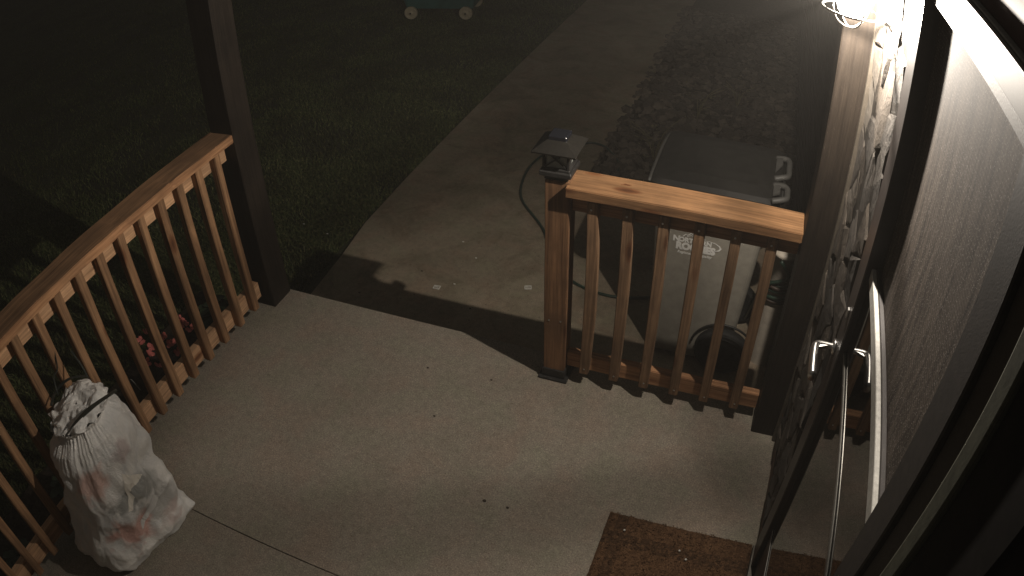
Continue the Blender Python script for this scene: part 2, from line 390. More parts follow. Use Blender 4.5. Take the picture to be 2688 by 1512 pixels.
def baluster_mesh(h, warp, seed, w=0.038):
    bm = bmesh.new(); box_bm(bm, (0, 0, 0), (w, w, h), 0)
    es = [e for e in bm.edges if abs((e.verts[0].co - e.verts[1].co).z) > 0.5 * h]
    bmesh.ops.subdivide_edges(bm, edges=es, cuts=10, use_grid_fill=True)
    bmesh.ops.bevel(bm, geom=[e for e in bm.edges if len(e.link_faces) == 2 and e.calc_face_angle(0) > 0.8], offset=0.003, segments=2, affect='EDGES')
    for v_ in bm.verts:
        t = v_.co.z / h + .5
        v_.co.x += warp * math.sin(math.pi * t) * (1 if v_.co.x > 0 else .55) + .0012 * noise.noise(Vector((seed, t * 6, (v_.co.x > 0) * 4.0)))
        v_.co.y += .0018 * noise.noise(Vector((seed + 3, t * 4, (v_.co.y > 0) * 4.0)))
    return bm_mesh(bm, 'baluster')
ZB0, ZB1 = 0.062, 0.908
lm = [baluster_mesh(ZB1 - ZB0, w_, s_) for s_, w_ in enumerate((0, .002, -.002, .001))]
k = 0
while True:
    yb = 1.9876 - k * 0.1231 + 0.019
    if yb < Y0 + .03: break
    me = lm[(k * 7 + k // 3) % 4]
    o = add('baluster', me, wood_lb, left, Vector((XL - 0.019, yb, (ZB0 + ZB1) / 2)) - RL)
    o.rotation_euler = (random.uniform(-.004, .004), random.uniform(-.003, .003), 0)
    k += 1
# right railing with its lantern post
RR = Vector((2.05, 2.16, 0.0))
right = empty('right_railing', RR)
tag(right, 'short cedar railing with six balusters in front of the grey garbage bin', 'railing', 'cedar porch railings')
def capend(bm_o, xs):
    pass
cap = board('cap_board', (1.668, 2.094, 0.912), (2.4915, 2.234, 0.950), wood_x, right, RR, 21, 0.002, 24, 0)
for v_ in cap.data.vertices:      # the end by the post is cut a little askew
    if v_.co.x < -0.40: v_.co.x -= 0.012 * (v_.co.y + .07) / .14 - 0.004
# loose sliver of a second board between cap and post
board('cap_offcut', (1.634, 2.172, 0.918), (1.656, 2.262, 0.945), wood_x, right, RR, 22, 0.001, 4, 1)
board('top_rail', (1.682, 2.153, 0.826), (2.491, 2.191, 0.9115), wood_xr, right, RR, 23, 0.0015, 16, 0)
board('bottom_rail', (1.682, 2.153, 0.060), (2.491, 2.191, 0.136), wood_xr, right, RR, 24, 0.0015, 16, 0)
warps = [.012, .007, .004, .001, 0.0, .001]
for i in range(6):
    me = baluster_mesh(0.90 - 0.070, warps[i], 30 + i)
    o = add('baluster', me, wood_zr, right, Vector((1.765 + i * 0.1265, 2.113 + .019, (0.90 + 0.070) / 2)) - RR)
    screw(right, (1.765 + i * 0.1265 - .002, 2.1125, .868), RR, (0, -1, 0))
    screw(right, (1.765 + i * 0.1265 + .003, 2.1125, .100), RR, (0, -1, 0))
newel = board('newel_post', (1.591, 2.118, 0.045), (1.680, 2.207, 0.957), wood_z, right, RR, 25, 0.001, 14, 2)
bm = bmesh.new(); box_bm(bm, (0, 0, .006), (0.126, 0.126, 0.012), .003); box_bm(bm, (0, 0, .034), (0.100, 0.100, 0.044), .003)
add('post_base', bm_mesh(bm), black_metal, right, Vector((1.6355, 2.1625, 0)) - RR)
screw(right, (1.612, 2.1170, .32), RR, (0, -1, 0)); screw(right, (1.66, 2.1170, .325), RR, (0, -1, 0))

# ------------------------------------------------------------------ solar lantern on the newel post
t = empty('post_cap_lantern', (1.630, 2.165, 0.957)); tag(t, 'small black solar lantern capping the cedar newel post', 'lantern')
bm = bmesh.new(); box_bm(bm, (0, 0, .028), (0.116, 0.116, 0.020), .003); box_bm(bm, (0, 0, .042), (0.100, 0.100, 0.010), .002); box_bm(bm, (0, 0, .009), (0.084, 0.084, 0.0175), 0)
add('base', bm_mesh(bm), black_metal, t)
bm = bmesh.new()
hw = .044; z0, z1 = .047, .116
for sx in (-1, 1):
    for sy in (-1, 1): box_bm(bm, (sx * hw, sy * hw, (z0 + z1) / 2), (.008, .008, z1 - z0), .001)
for s in (-1, 1):
    for ax in (0, 1):
        L = math.hypot(2 * hw, z1 - z0); an = math.atan2(z1 - z0, 2 * hw)
        for d in (-1, 1):
            R_ = Matrix.Rotation(-d * an, 4, 'Y') if ax == 0 else Matrix.Rotation(d * an, 4, 'X')
            c = (0, s * hw, (z0 + z1) / 2) if ax == 0 else (s * hw, 0, (z0 + z1) / 2)
            box_bm(bm, c, (L, .005, .004) if ax == 0 else (.005, L, .004), 0, R_)
add('cross_bars', bm_mesh(bm), black_metal, t)
m, nt, b = mat_new('lantern_rippled_plastic'); b.inputs['Base Color'].default_value = (0.35, 0.37, 0.34, 1); b.inputs['Roughness'].default_value = 0.12; b.inputs['Specular IOR Level'].default_value = .8
bump(nt, b, noise_tex(nt, coords(nt, (1, 1, 1)), 90, 2), .8, .004)
for s, rz in ((-1, 0), (1, 0), (-1, math.pi / 2), (1, math.pi / 2)):
    bm = bmesh.new(); box_bm(bm, (0, s * (hw - .007), (z0 + z1) / 2), (2 * hw - .012, .002, z1 - z0), 0, None)
    o = add('pane', bm_mesh(bm), m, t); o.rotation_euler = (0, 0, rz)
bm = bmesh.new()
vs = [[bm.verts.new((sx * r, sy * r, z)) for sx, sy in ((-1, -1), (1, -1), (1, 1), (-1, 1))] for r, z in ((.077, .112), (.079, .118), (.056, .135), (.034, .149))]
for a_, b_ in zip(vs[:-1], vs[1:]):
    for i in range(4): bm.faces.new((a_[i], a_[(i + 1) % 4], b_[(i + 1) % 4], b_[i]))
bm.faces.new(vs[0][::-1]); bm.faces.new(vs[-1])
lantern_roof_m = flat('lantern_roof_grey_bronze', (0.014, 0.0125, 0.010), 0.45, 0, 0.5, 50, 0.3, 0.2, 250)
add('roof', bm_mesh(bm), lantern_roof_m, t)
bm = bmesh.new(); box_bm(bm, (0, 0, .155), (0.066, 0.066, 0.018), .003)
add('solar_panel', bm_mesh(bm), flat('solar_cell', (0.012, 0.013, 0.018), 0.2, 0, 0.6, 60, .2), t)

# ------------------------------------------------------------------ house wall: stone veneer, siding, trims
XW = 2.607
wall = empty('house_wall', (XW, 2.0, 0)); tag(wall, 'dark house wall with rough stone veneer beside the storm door', 'wall')
WL = Vector((XW, 2.0, 0))
# solid core pieces (wall sheathing) leaving the door opening free
box_obj('sheathing', (XW + .004, 1.537, -0.36), (XW + .15, 12.0, 2.8), dirt, wall, 0, WL)
box_obj('sheathing', (XW + .004, -1.6, -0.36), (XW + .15, 0.585, 2.8), black_trim, wall, 0, WL)
box_obj('sheathing', (XW + .004, 0.585, 2.052), (XW + .15, 1.536, 2.8), maroon, wall, 0, WL)
box_obj('sheathing', (XW - .002, 0.585, 2.060), (XW + .0035, 1.53, 2.8), maroon, wall, 0, WL)
# siding boards of the wall beyond the post
for i in range(19):
    z = -0.33 + i * 0.15
    bm = bmesh.new(); box_bm(bm, (0, 0, 0), (.014, 9.2, .158), 0.002, Matrix.Rotation(math.radians(-4), 4, 'Y'))
    add('siding_board', bm_mesh(bm), maroon if i > 99 else dark_dusty, wall, Vector((XW - .006, 7.05, z + .07)) - WL)
box_obj('corner_trim', (XW - .020, 2.050, 0.0), (XW + .004, 2.076, 2.62), flat('pale_corner_trim', (0.090, 0.076, 0.060), 0.55, 0, .4, 30, .25), wall, 0.003, WL)
box_obj('sill_board', (XW - .004, 1.540, -0.34), (XW + .01, 2.076, 0.0985), sill_mat, wall, 0.002, WL)
# stones: irregular cells of the veneer, each its own rough block
def stone_cells():
    cells = []; y_lo, y_hi = 1.5375, 2.0495; z = 0.102; row = 0
    sites = []
    for zz in np.arange(0.10, 2.5, 0.135):
        n_ = 3 + (row % 2); row += 1
        for i in range(n_):
            sites.append((y_lo + (i + .5 + rng.uniform(-.28, .28)) * (y_hi - y_lo) / n_, zz + rng.uniform(-.04, .04)))
    S = np.array(sites)
    ASP = .75
    for i, s in enumerate(S):
        poly = [(y_lo, 0.100), (y_hi, 0.100), (y_hi, 2.55), (y_lo, 2.55)]
        for j, q in enumerate(S):
            if i == j or abs(q[1] - s[1]) > .5: continue
            # half plane closer to s; metric squashes z so stones are tall-ish and irregular
            ax_, az = (q[0] - s[0]), (q[1] - s[1]) * ASP
            mx, mz = (q[0] + s[0]) / 2, (q[1] + s[1]) / 2
            def side(p): return (p[0] - mx) * ax_ + (p[1] - mz) * ASP * az
            out = []
            for a in range(len(poly)):
                A, B = poly[a], poly[(a + 1) % len(poly)]; sa, sb = side(A), side(B)
                if sa <= 0: out.append(A)
                if sa * sb < 0:
                    tt = sa / (sa - sb); out.append((A[0] + (B[0] - A[0]) * tt, A[1] + (B[1] - A[1]) * tt))
            poly = out
            if len(poly) < 3: break
        if len(poly) >= 3: cells.append((s, poly))
    return cells
m, nt, b = mat_new('ledgestone')
v = coords(nt, (1, 1, 1)); oi = N(nt, 'ShaderNodeObjectInfo')
base = ramp(nt, oi.outputs['Random'], [(0.0, (0.026, 0.023, 0.020)), (0.4, (0.052, 0.046, 0.040)), (0.7, (0.065, 0.054, 0.043)), (1.0, (0.095, 0.086, 0.074))])
vv = coords(nt, (40, 14, 14))
c = mix(nt, base, ramp(nt, noise_tex(nt, vv, 1.0, 6, .7, .5), [(0.3, (0.5, 0.47, 0.43)), (0.65, (1.25, 1.2, 1.15))]), 1.0, 'MULTIPLY')
nt.links.new(c, b.inputs['Base Color']); b.inputs['Roughness'].default_value = .85; bump(nt, b, noise_tex(nt, v, 60, 6, .7), .8, .006)
stone_m = m
for s, poly in stone_cells():
    cy = sum(p[0] for p in poly) / len(poly); cz = sum(p[1] for p in poly) / len(poly)
    th = rng.uniform(.010, .021)
    bm = bmesh.new()
    # resampled outline, inset for the joint
    P = [Vector((0, (p[0] - cy), (p[1] - cz))) for p in poly]
    ring = []
    for a in range(len(P)):
        A, B = P[a], P[(a + 1) % len(P)]; nseg = max(1, int((B - A).length / .035))
        for k in range(nseg): ring.append(A + (B - A) * (k / nseg))
    def ins(p, d, **k_): 
        l = p.length; return p * max(.2, (l - d) / l)
    seed = rng.random() * 50
    R0 = [ins(p, .001) for p in ring]
    R1 = []; R2 = []
    tilt = Vector((0, rng.uniform(-.07, .07), rng.uniform(-.06, .06)))
    for p in ring:
        n1 = noise.noise(p * 22 + Vector((seed, 0, 0))); q = ins(p, .0025 + .004 * abs(n1)); R1.append(Vector((-th * .72 - .002 * n1, q.y, q.z)))
        q = ins(p, .014 + .008 * n1); R2.append(Vector((-th - .005 * noise.noise(q * 30 + Vector((seed, 3, 0))) + tilt.dot(q), q.y, q.z)))
    rings = [[bm.verts.new(p) for p in R] for R in (R0, R1, R2)]
    cv = bm.verts.new((-th - .004 * rng.random(), 0, 0)); n_ = len(ring)
    for A, B in zip(rings[:-1], rings[1:]):
        for k in range(n_): bm.faces.new((A[k], A[(k + 1) % n_], B[(k + 1) % n_], B[k]))
    for k in range(n_): bm.faces.new((rings[2][k], rings[2][(k + 1) % n_], cv))
    bmesh.ops.recalc_face_normals(bm, faces=bm.faces)
    add('stone', bm_mesh(bm, 'stone'), stone_m, wall, Vector((XW + .004, cy, cz)) - WL)
box_obj('mortar', (XW - .0062, 1.5385, 0.0995), (XW + .0035, 2.0495, 2.6), flat('dark_mortar', (0.030, 0.026, 0.022), .95, 0, .1, 60, .4, .6, 120), wall, 0, WL)
# near side casing of the door opening and its wall
box_obj('casing', (XW - .014, .508, 0.0), (XW + .003, .5505, 2.046), flat('grey_green_casing', (0.075, 0.075, 0.056), 0.85, 0, .1, 40, .3, .2, 200), wall, 0.006, WL, 3)
box_obj('casing_backer', (XW - .006, .36, 0), (XW + .003, .507, 2.046), black_trim, wall, 0, WL)

# ------------------------------------------------------------------ storm door
fr = empty('door_frame', (XW, 1.1, 0)); FL = Vector((XW, 1.1, 0))
tag(fr, 'dark metal frame around the storm door with lit head casing', 'door frame')
box_obj('jamb', (XW - .010, 1.516, 0.0), (XW + .09, 1.536, 2.05), door_dark, fr, 0.002, FL)
box_obj('jamb', (XW - .004, 0.552, 0.0), (XW + .09, 0.618, 2.05), dark_dusty, fr, 0.002, FL)
box_obj('head', (XW - .010, 0.552, 1.992), (XW + .09, 1.515, 2.046), flat('dark_head_casing', (0.013, 0.011, 0.010), .6, 0, .3, 50, .4), fr, 0.002, FL)
box_obj('drip_cap', (XW - .022, 0.50, 2.047), (XW + .09, 1.55, 2.053), alu, fr, 0.001, FL)
box_obj('drip_cap', (XW - .014, 0.50, 2.0545), (XW + .003, 1.55, 2.0585), alu, fr, 0.001, FL)
box_obj('threshold', (XW - .020, 0.56, 0.0), (XW + .10, 1.515, 0.030), flat('threshold_metal', (0.10, 0.09, 0.075), .4, .5, .5, 40, .3), fr, 0.002, FL)
dr = empty('storm_door', (XW, 0.655, 0)); DL = Vector((XW, 0.655, 0))
tag(dr, 'dark storm door with glass below, insect screen above and silver lever', 'door')
box_obj('latch_stile', (XW - .014, 1.420, 0.034), (XW + .030, 1.514, 1.988), door_dark, dr, 0.003, DL)
box_obj('hinge_stile', (XW - .014, 0.620, 0.034), (XW + .030, 0.706, 1.988), dark_dusty, dr, 0.003, DL)
box_obj('top_rail', (XW + .001, 0.7065, 1.962), (XW + .041, 1.4195, 1.987), dark_dusty, dr, 0.002, DL)
box_obj('kick_panel', (XW + .003, 0.7065, 0.034), (XW + .041, 1.4195, 0.262), door_dark, dr, 0.003, DL)
box_obj('glazing_strip', (XW + .001, 0.7065, 0.2635), (XW + .0045, 1.4195, 0.2750), door_dark, dr, 0.001, DL)
box_obj('glazing_strip', (XW + .0015, 0.7065, 0.2755), (XW + .0035, 1.4195, 0.279), alu, dr, 0.001, DL)
box_obj('middle_rail', (XW, 0.7065, 1.286), (XW + .0115, 1.4195, 1.3185), alu, dr, 0.0015, DL)
box_obj('screen_gasket', (XW + .0118, 0.7065, 1.290), (XW + .0225, 1.4195, 1.322), door_dark, dr, 0.001, DL)
box_obj('sash_bar', (XW - .001, 0.7065, 1.049), (XW + .0045, 1.4195, 1.063), flat('dark_sash_metal', (0.10, 0.095, 0.085), .3, .6, .5, 40, .2), dr, 0.002, DL)
# glass: clear pane, mirror-like at this grazing angle
m = bpy.data.materials.new('door_glass'); m.use_nodes = True; nt = m.node_tree; nt.nodes.clear()
out = N(nt, 'ShaderNodeOutputMaterial'); tr = N(nt, 'ShaderNodeBsdfTransparent'); gl = N(nt, 'ShaderNodeBsdfGlossy'); gl.inputs['Roughness'].default_value = 0.012
fz = N(nt, 'ShaderNodeFresnel'); fz.inputs['IOR'].default_value = 1.55; mx = N(nt, 'ShaderNodeMixShader'); tr.inputs['Color'].default_value = (.75, .78, .76, 1)
mm = N(nt, 'ShaderNodeMath', operation='MULTIPLY'); mm.inputs[1].default_value = 1.35; mm.use_clamp = True
nt.links.new(fz.outputs[0], mm.inputs[0]); nt.links.new(mm.outputs[0], mx.inputs[0]); nt.links.new(tr.outputs[0], mx.inputs[1]); nt.links.new(gl.outputs[0], mx.inputs[2]); nt.links.new(mx.outputs[0], out.inputs[0])
glass_m = m
box_obj('glass_pane', (XW + .0050, 0.7062, 0.264), (XW + .0080, 1.4198, 1.2858), glass_m, dr, 0, DL)
# insect screen
m, nt, b = mat_new('insect_screen_mesh')
v = coords(nt, (1, 1, 1), 'Object', False)
wv = N(nt, 'ShaderNodeTexWave', wave_type='BANDS', bands_direction='Z'); wv.inputs['Scale'].default_value = 36; wv.inputs['Distortion'].default_value = .4; nt.links.new(v, wv.inputs['Vector'])
wy = N(nt, 'ShaderNodeTexWave', wave_type='BANDS', bands_direction='Y'); wy.inputs['Scale'].default_value = 190; nt.links.new(v, wy.inputs['Vector'])
ns = noise_tex(nt, v, 230, 3, .8); big = noise_tex(nt, coords(nt, (1, 9, 1.0), 'Object', False), 5.5, 5, .7)
c = mix(nt, (0.030, 0.0240, 0.0195), (0.070, 0.057, 0.047), ns)
c = mix(nt, c, ramp(nt, wv.outputs['Fac'], [(0.0, (0.62, 0.62, 0.62)), (1.0, (1.15, 1.15, 1.15))]), .75, 'MULTIPLY')
c = mix(nt, c, ramp(nt, big, [(0.36, (0.38, 0.35, 0.33)), (0.60, (1.45, 1.42, 1.38))]), 1.0, 'MULTIPLY')
fleck = noise_tex(nt, v, 330, 1, .5)
c = mix(nt, c, ramp(nt, fleck, [(0.62, (0, 0, 0)), (0.72, (0.16, 0.15, 0.14))]), 1.0, 'ADD')
nt.links.new(c, b.inputs['Base Color']); b.inputs['Roughness'].default_value = .8; b.inputs['Specular IOR Level'].default_value = .12
bump(nt, b, ns, .5, .0008)
box_obj('insect_screen', (XW + .0230, 0.7062, 1.300), (XW + .0245, 1.4198, 1.963), m, dr, 0, DL)
# inner front door seen through the glass
box_obj('spline_strip', (XW + .012, 0.7068, 1.3225), (XW + .0225, 0.7128, 1.9615), black_metal, dr, 0, DL)
inner = box_obj('front_door', (XW + .085, 0.660, 0.03), (XW + .13, 1.53, 2.00), flat('front_door_paint', (0.030, 0.020, 0.018), .5, 0, .4, 20, .3), None, 0.002)
tag(inner, 'dark brown inner front door behind the storm door glass', 'door')
# lever handle
bm = bmesh.new()
hb = lathe_mesh([(0.0, 0.0), (0.021, 0.0), (0.021, 0.006), (0.012, 0.009), (0.0, 0.009)], 20, 'handle_plate')
hz, hy = 1.012, 1.492
P = smooth_path([(XW - .016, hy, hz), (XW - .045, hy, hz), (XW - .062, hy - .004, hz), (XW - .070, hy - .020, hz), (XW - .072, hy - .070, hz - .002), (XW - .071, hy - .122, hz - .004)], 6)
lv = tube_mesh([p_ - DL for p_ in P], [0.0080 + .0028 * min(1, i_ / 14) for i_ in range(len(P))], 12, name='lever')
for v_ in lv.vertices:                       # broad flat grip
    if v_.co.y < hy - .655 - .012: v_.co.z = (v_.co.z - hz) * 1.55 + hz; 
lever = add('lever', lv, silver, dr)
bm = bmesh.new(); vv_ = [bm.verts.new(Vector(q_) - DL) for q_ in ((XW - .074, hy - .006, hz + .006), (XW - .074, hy - .045, hz + .004), (XW - .060, hy - .018, hz + .004), (XW - .030, hy - .004, hz + .006))]
ff_ = bm.faces.new(vv_); rr2 = bmesh.ops.extrude_face_region(bm, geom=[ff_]); bmesh.ops.translate(bm, vec=(0, 0, -.010), verts=[g_ for g_ in rr2['geom'] if isinstance(g_, bmesh.types.BMVert)]); bmesh.ops.recalc_face_normals(bm, faces=bm.faces)
add('lever_neck', bm_mesh(bm), silver, dr)
hp = add('handle_plate', hb, silver, dr, Vector((XW - .014, hy, hz)) - DL); hp.rotation_euler = (0, -math.pi / 2, 0)
box_obj('strike_tab', (XW - .020, 1.452, 1.140), (XW - .0145, 1.466, 1.165), silver, dr, 0.001, DL)

# ------------------------------------------------------------------ wall lamp
lt = empty('porch_lamp', LAMP); tag(lt, 'lit jelly jar porch lamp with wire cage on the stone wall', 'lamp')
add('housing', lathe_mesh([(0.0, .125), (.040, .125), (.048, .118), (.048, .062), (.060, .058), (.060, .050), (.0, .050)], 28), black_metal, lt)
bk = tube_mesh(smooth_path([(.115, 0, .085), (.070, 0, .085), (.046, 0, .088)], 4), .016, 12); add('wall_arm', bk, black_metal, lt)
bp = lathe_mesh([(0, .018), (.045, .016), (.055, 0), (0, 0)], 24); o = add('wall_plate', bp, black_metal, lt, (.095, 0, .085)); o.rotation_euler = (0, -math.pi / 2, 0)
m = bpy.data.materials.new('lit_jar_glass'); m.use_nodes = True; nt = m.node_tree; nt.nodes.clear()
out = N(nt, 'ShaderNodeOutputMaterial'); tr = N(nt, 'ShaderNodeBsdfTransparent'); em = N(nt, 'ShaderNodeEmission'); mx = N(nt, 'ShaderNodeAddShader')
em.inputs['Color'].default_value = (1, .95, .86, 1); em.inputs['Strength'].default_value = 4.0
nt.links.new(tr.outputs[0], mx.inputs[0]); nt.links.new(em.outputs[0], mx.inputs[1]); nt.links.new(mx.outputs[0], out.inputs[0])
add('jar_glass', lathe_mesh([(.036, .052), (.044, .035), (.046, .0), (.044, -.030), (.036, -.055), (.020, -.070), (.0, -.075)], 28), m, lt)
for rz in (0, math.pi / 2):
    P = [(.056, 0, .050), (.060, 0, .0), (.058, 0, -.045), (.045, 0, -.075), (.022, 0, -.092), (0, 0, -.097), (-.022, 0, -.092), (-.045, 0, -.075), (-.058, 0, -.045), (-.060, 0, 0), (-.056, 0, .050)]
    o = add('cage_wire', tube_mesh(smooth_path(P, 4), .0026, 8), silver, lt); o.rotation_euler = (0, 0, rz + .5)
P = [(.078 * math.cos(a), .078 * math.sin(a), -.052) for a in np.linspace(0, 2 * np.pi, 40, endpoint=False)]
add('cage_ring', tube_mesh(P, .0032, 8, True), silver, lt)
P = [(.062 * math.cos(a), .062 * math.sin(a), .030) for a in np.linspace(0, 2 * np.pi, 40, endpoint=False)]
add('cage_ring', tube_mesh(P, .0028, 8, True), silver, lt)
ld = bpy.data.lights.new('bulb_light', 'POINT'); ld.energy = LAMP_POWER; ld.color = (1.0, .90, .78); ld.shadow_soft_size = .009
ld.use_nodes = True; nt = ld.node_tree; em = nt.nodes['Emission']     # tube bulb hanging base up: weaker straight down
tc = N(nt, 'ShaderNodeTexCoord'); sp = N(nt, 'ShaderNodeSeparateXYZ'); nt.links.new(tc.outputs['Normal'], sp.inputs[0])
sq = N(nt, 'ShaderNodeMath', operation='MULTIPLY'); nt.links.new(sp.outputs[2], sq.inputs[0]); nt.links.new(sp.outputs[2], sq.inputs[1])
mp = N(nt, 'ShaderNodeMapRange'); mp.inputs[1].default_value = 0; mp.inputs[2].default_value = 1; mp.inputs[3].default_value = 1.0; mp.inputs[4].default_value = .34
nt.links.new(sq.outputs[0], mp.inputs[0]); nt.links.new(mp.outputs[0], em.inputs['Strength'])
lo = bpy.data.objects.new('bulb_light', ld); COL.objects.link(lo); lo.parent = lt; lo.location = (0, 0, 0)

# ------------------------------------------------------------------ garbage bin
bn = empty('garbage_bin', (2.12, 2.95, G)); bn.scale = (1, 1, .955); tag(bn, 'grey wheeled garbage bin with dark lid and white printed logo behind the railing', 'bin')
def loft(rings):
    bm = bmesh.new(); R = [[bm.verts.new(p) for p in r] for r in rings]
    for A, B in zip(R[:-1], R[1:]):
        n_ = len(A)
        for k in range(n_): bm.faces.new((A[k], A[(k + 1) % n_], B[(k + 1) % n_], B[k]))
    bm.faces.new(R[0][::-1]); bm.faces.new(R[-1]); bmesh.ops.recalc_face_normals(bm, faces=bm.faces); return bm
def rrect(x0, x1, y0, y1, r, z, n=5):
    P = []
    for cx, cy, a0 in ((x1 - r, y1 - r, 0), (x0 + r, y1 - r, 90), (x0 + r, y0 + r, 180), (x1 - r, y0 + r, 270)):
        for k in range(n + 1):
            a = math.radians(a0 + 90 * k / n); P.append((cx + r * math.cos(a), cy + r * math.sin(a), z))
    return P
YF0, YF1 = 2.685, 2.640       # camera-side face of the body at the bottom / top
def yf(z): return YF0 + (YF1 - YF0) * (z - G) / (1.03)
BL = Vector((2.12, 2.86, G))
bm = loft([[tuple(Vector(q) - BL) for q in rrect(1.925, 2.335, YF0, 3.02, .035, G + .03)], [tuple(Vector(q) - BL) for q in rrect(1.905, 2.365, yf(.2), 3.06, .04, .2)],
           [tuple(Vector(q) - BL) for q in rrect(1.885, 2.395, YF1, 3.09, .04, .68)], [tuple(Vector(q) - BL) for q in rrect(1.868, 2.41, YF1 - .018, 3.105, .045, .685)], [tuple(Vector(q) - BL) for q in rrect(1.868, 2.41, YF1 - .018, 3.105, .045, .715)]])
body = add('body', bm_mesh(bm), bin_mat, bn)
bm = loft([[tuple(Vector(q) - BL) for q in rrect(1.855, 2.425, 2.60, 3.12, .05, .718)], [tuple(Vector(q) - BL) for q in rrect(1.852, 2.428, 2.597, 3.123, .05, .738)], [tuple(Vector(q) - BL) for q in rrect(1.875, 2.405, 2.62, 3.10, .05, .752)], [tuple(Vector(q) - BL) for q in rrect(1.95, 2.36, 2.69, 3.03, .06, .768)], [tuple(Vector(q) - BL) for q in rrect(2.03, 2.30, 2.76, 2.96, .05, .772)]])
add('lid', bm_mesh(bm), lid_mat, bn)
P = smooth_path([(1.862, 2.600, .742), (1.858, 2.75, .746), (1.858, 2.95, .746), (1.868, 3.07, .742), (1.90, 3.11, .738)], 4)
add('lid_lip', tube_mesh([p_ - BL for p_ in P], .007, 8), lidlip_mat, bn)
for y0_, y1_ in ((2.80, 3.00), (2.60, 2.74)):
    P = smooth_path([(2.385, y0_, .755), (2.425, y0_ + .01, .765), (2.445, y0_ + .03, .765), (2.447, (y0_ + y1_) / 2, .765), (2.445, y1_ - .03, .765), (2.425, y1_ - .01, .765), (2.385, y1_, .755)], 4)
    add('handle', tube_mesh([p_ - BL for p_ in P], .014, 10), lidlip_mat, bn)
    bm = bmesh.new(); v3 = [bm.verts.new(Vector(q) - BL) for q in ((2.385, y0_ + .03, .762), (2.415, y1_ - .09, .766), (2.415, y1_ - .02, .766), (2.385, y1_ - .02, .762))]
    f_ = bm.faces.new(v3); r_ = bmesh.ops.extrude_face_region(bm, geom=[f_]); bmesh.ops.translate(bm, vec=(0, 0, .008), verts=[g_ for g_ in r_['geom'] if isinstance(g_, bmesh.types.BMVert)]); bmesh.ops.recalc_face_normals(bm, faces=bm.faces)
    add('hinge_tab', bm_mesh(bm), lidlip_mat, bn)
P = [(2.43, 2.62, .742), (2.43, 3.08, .742)]
add('hinge_rod', tube_mesh([Vector(p_) - BL for p_ in P], .008, 8), lid_mat, bn)
for yy in (2.655, 3.055):
    w_ = add('wheel', lathe_mesh([(0, -.030), (.030, -.030), (.034, -.022), (.085, -.020), (.095, -.028), (.128, -.028), (.136, -.018), (.136, .018), (.128, .028), (.0, .028)], 36, ax='Y'), rubber, bn, Vector((2.300, yy, G + .137)) - BL)
    for rr_ in (.098, .118):
        Pq = [(rr_ * math.cos(a), -.0285, rr_ * math.sin(a)) for a in np.linspace(0, 2 * np.pi, 40, endpoint=False)]
        add('tread_ring', tube_mesh(Pq, .0022, 6, True), rubber, w_)
# wheel arch moulding
Pa = [(2.30 + .158 * math.cos(a), 2.668, G + .137 + .158 * math.sin(a)) for a in np.linspace(math.radians(20), math.radians(175), 20)]
add('wheel_arch', tube_mesh([Vector(p_) - BL for p_ in Pa], .006, 8), lid_mat, bn)
# printing on the side
def text(body_, size, x, z, bold=0.0, shear=0.0, xs=1.0, name='lettering'):
    cu = bpy.data.curves.new(name, 'FONT'); cu.body = body_; cu.size = size; cu.offset = bold; cu.shear = shear; cu.extrude = 0.0004
    tmp = bpy.data.objects.new(name, cu); COL.objects.link(tmp)
    dg = bpy.context.evaluated_depsgraph_get(); me = bpy.data.meshes.new_from_object(tmp.evaluated_get(dg)); bpy.data.objects.remove(tmp)
    me.materials.clear(); me.materials.append(print_white)
    o = bpy.data.objects.new(name, me); COL.objects.link(o); o.parent = bn
    o.rotation_euler = (math.radians(90) + math.atan((YF0 - YF1) / 1.03), 0, 0); o.scale = (xs, 1, 1)
    z -= .024; o.location = Vector((x, yf(z) - .0016, z)) - BL
    return o
text('N', .042, 1.986, .444, .0022, 0, 1.0); text('ORTHERN', .034, 2.013, .446, .0017, 0, .95)
text('ROCKIES', .052, 2.003, .403, .0036, 0, .86)
text('Regional Municipality', .0195, 2.012, .378, .0004, .25, .95)
def strip(pts2, w_, name):
    V = []; Fc = []
    for i, (x, z) in enumerate(pts2):
        a = pts2[max(i - 1, 0)]; b2 = pts2[min(i + 1, len(pts2) - 1)]; d = Vector((b2[0] - a[0], b2[1] - a[1])).normalized(); n_ = Vector((-d.y, d.x))
        ww = w_[i] if hasattr(w_, '__len__') else w_
        for s in (1, -1): V.append(Vector((x + n_.x * ww * s, yf(z + n_.y * ww * s) - .0020, z + n_.y * ww * s - .024)) - BL)
        if i: Fc.append((2 * i - 2, 2 * i - 1, 2 * i + 1, 2 * i))
    me = bpy.data.meshes.new(name); me.from_pydata(V, [], Fc); me.update(); return add(name, me, print_white, bn)
strip([(2.030, .476), (2.042, .492), (2.050, .486), (2.066, .502), (2.078, .490), (2.092, .512), (2.108, .494), (2.118, .500), (2.130, .478)], .0022, 'mountain_emblem')
strip([(2.048, .478), (2.066, .490), (2.084, .480), (2.094, .496), (2.110, .480)], .0014, 'mountain_emblem')
strip([(2.125, .474), (2.150, .476), (2.178, .470), (2.198, .458), (2.205, .446), (2.198, .434), (2.180, .426)], [.0004, .0014, .002, .003, .0045, .004, .001], 'swoosh_emblem')

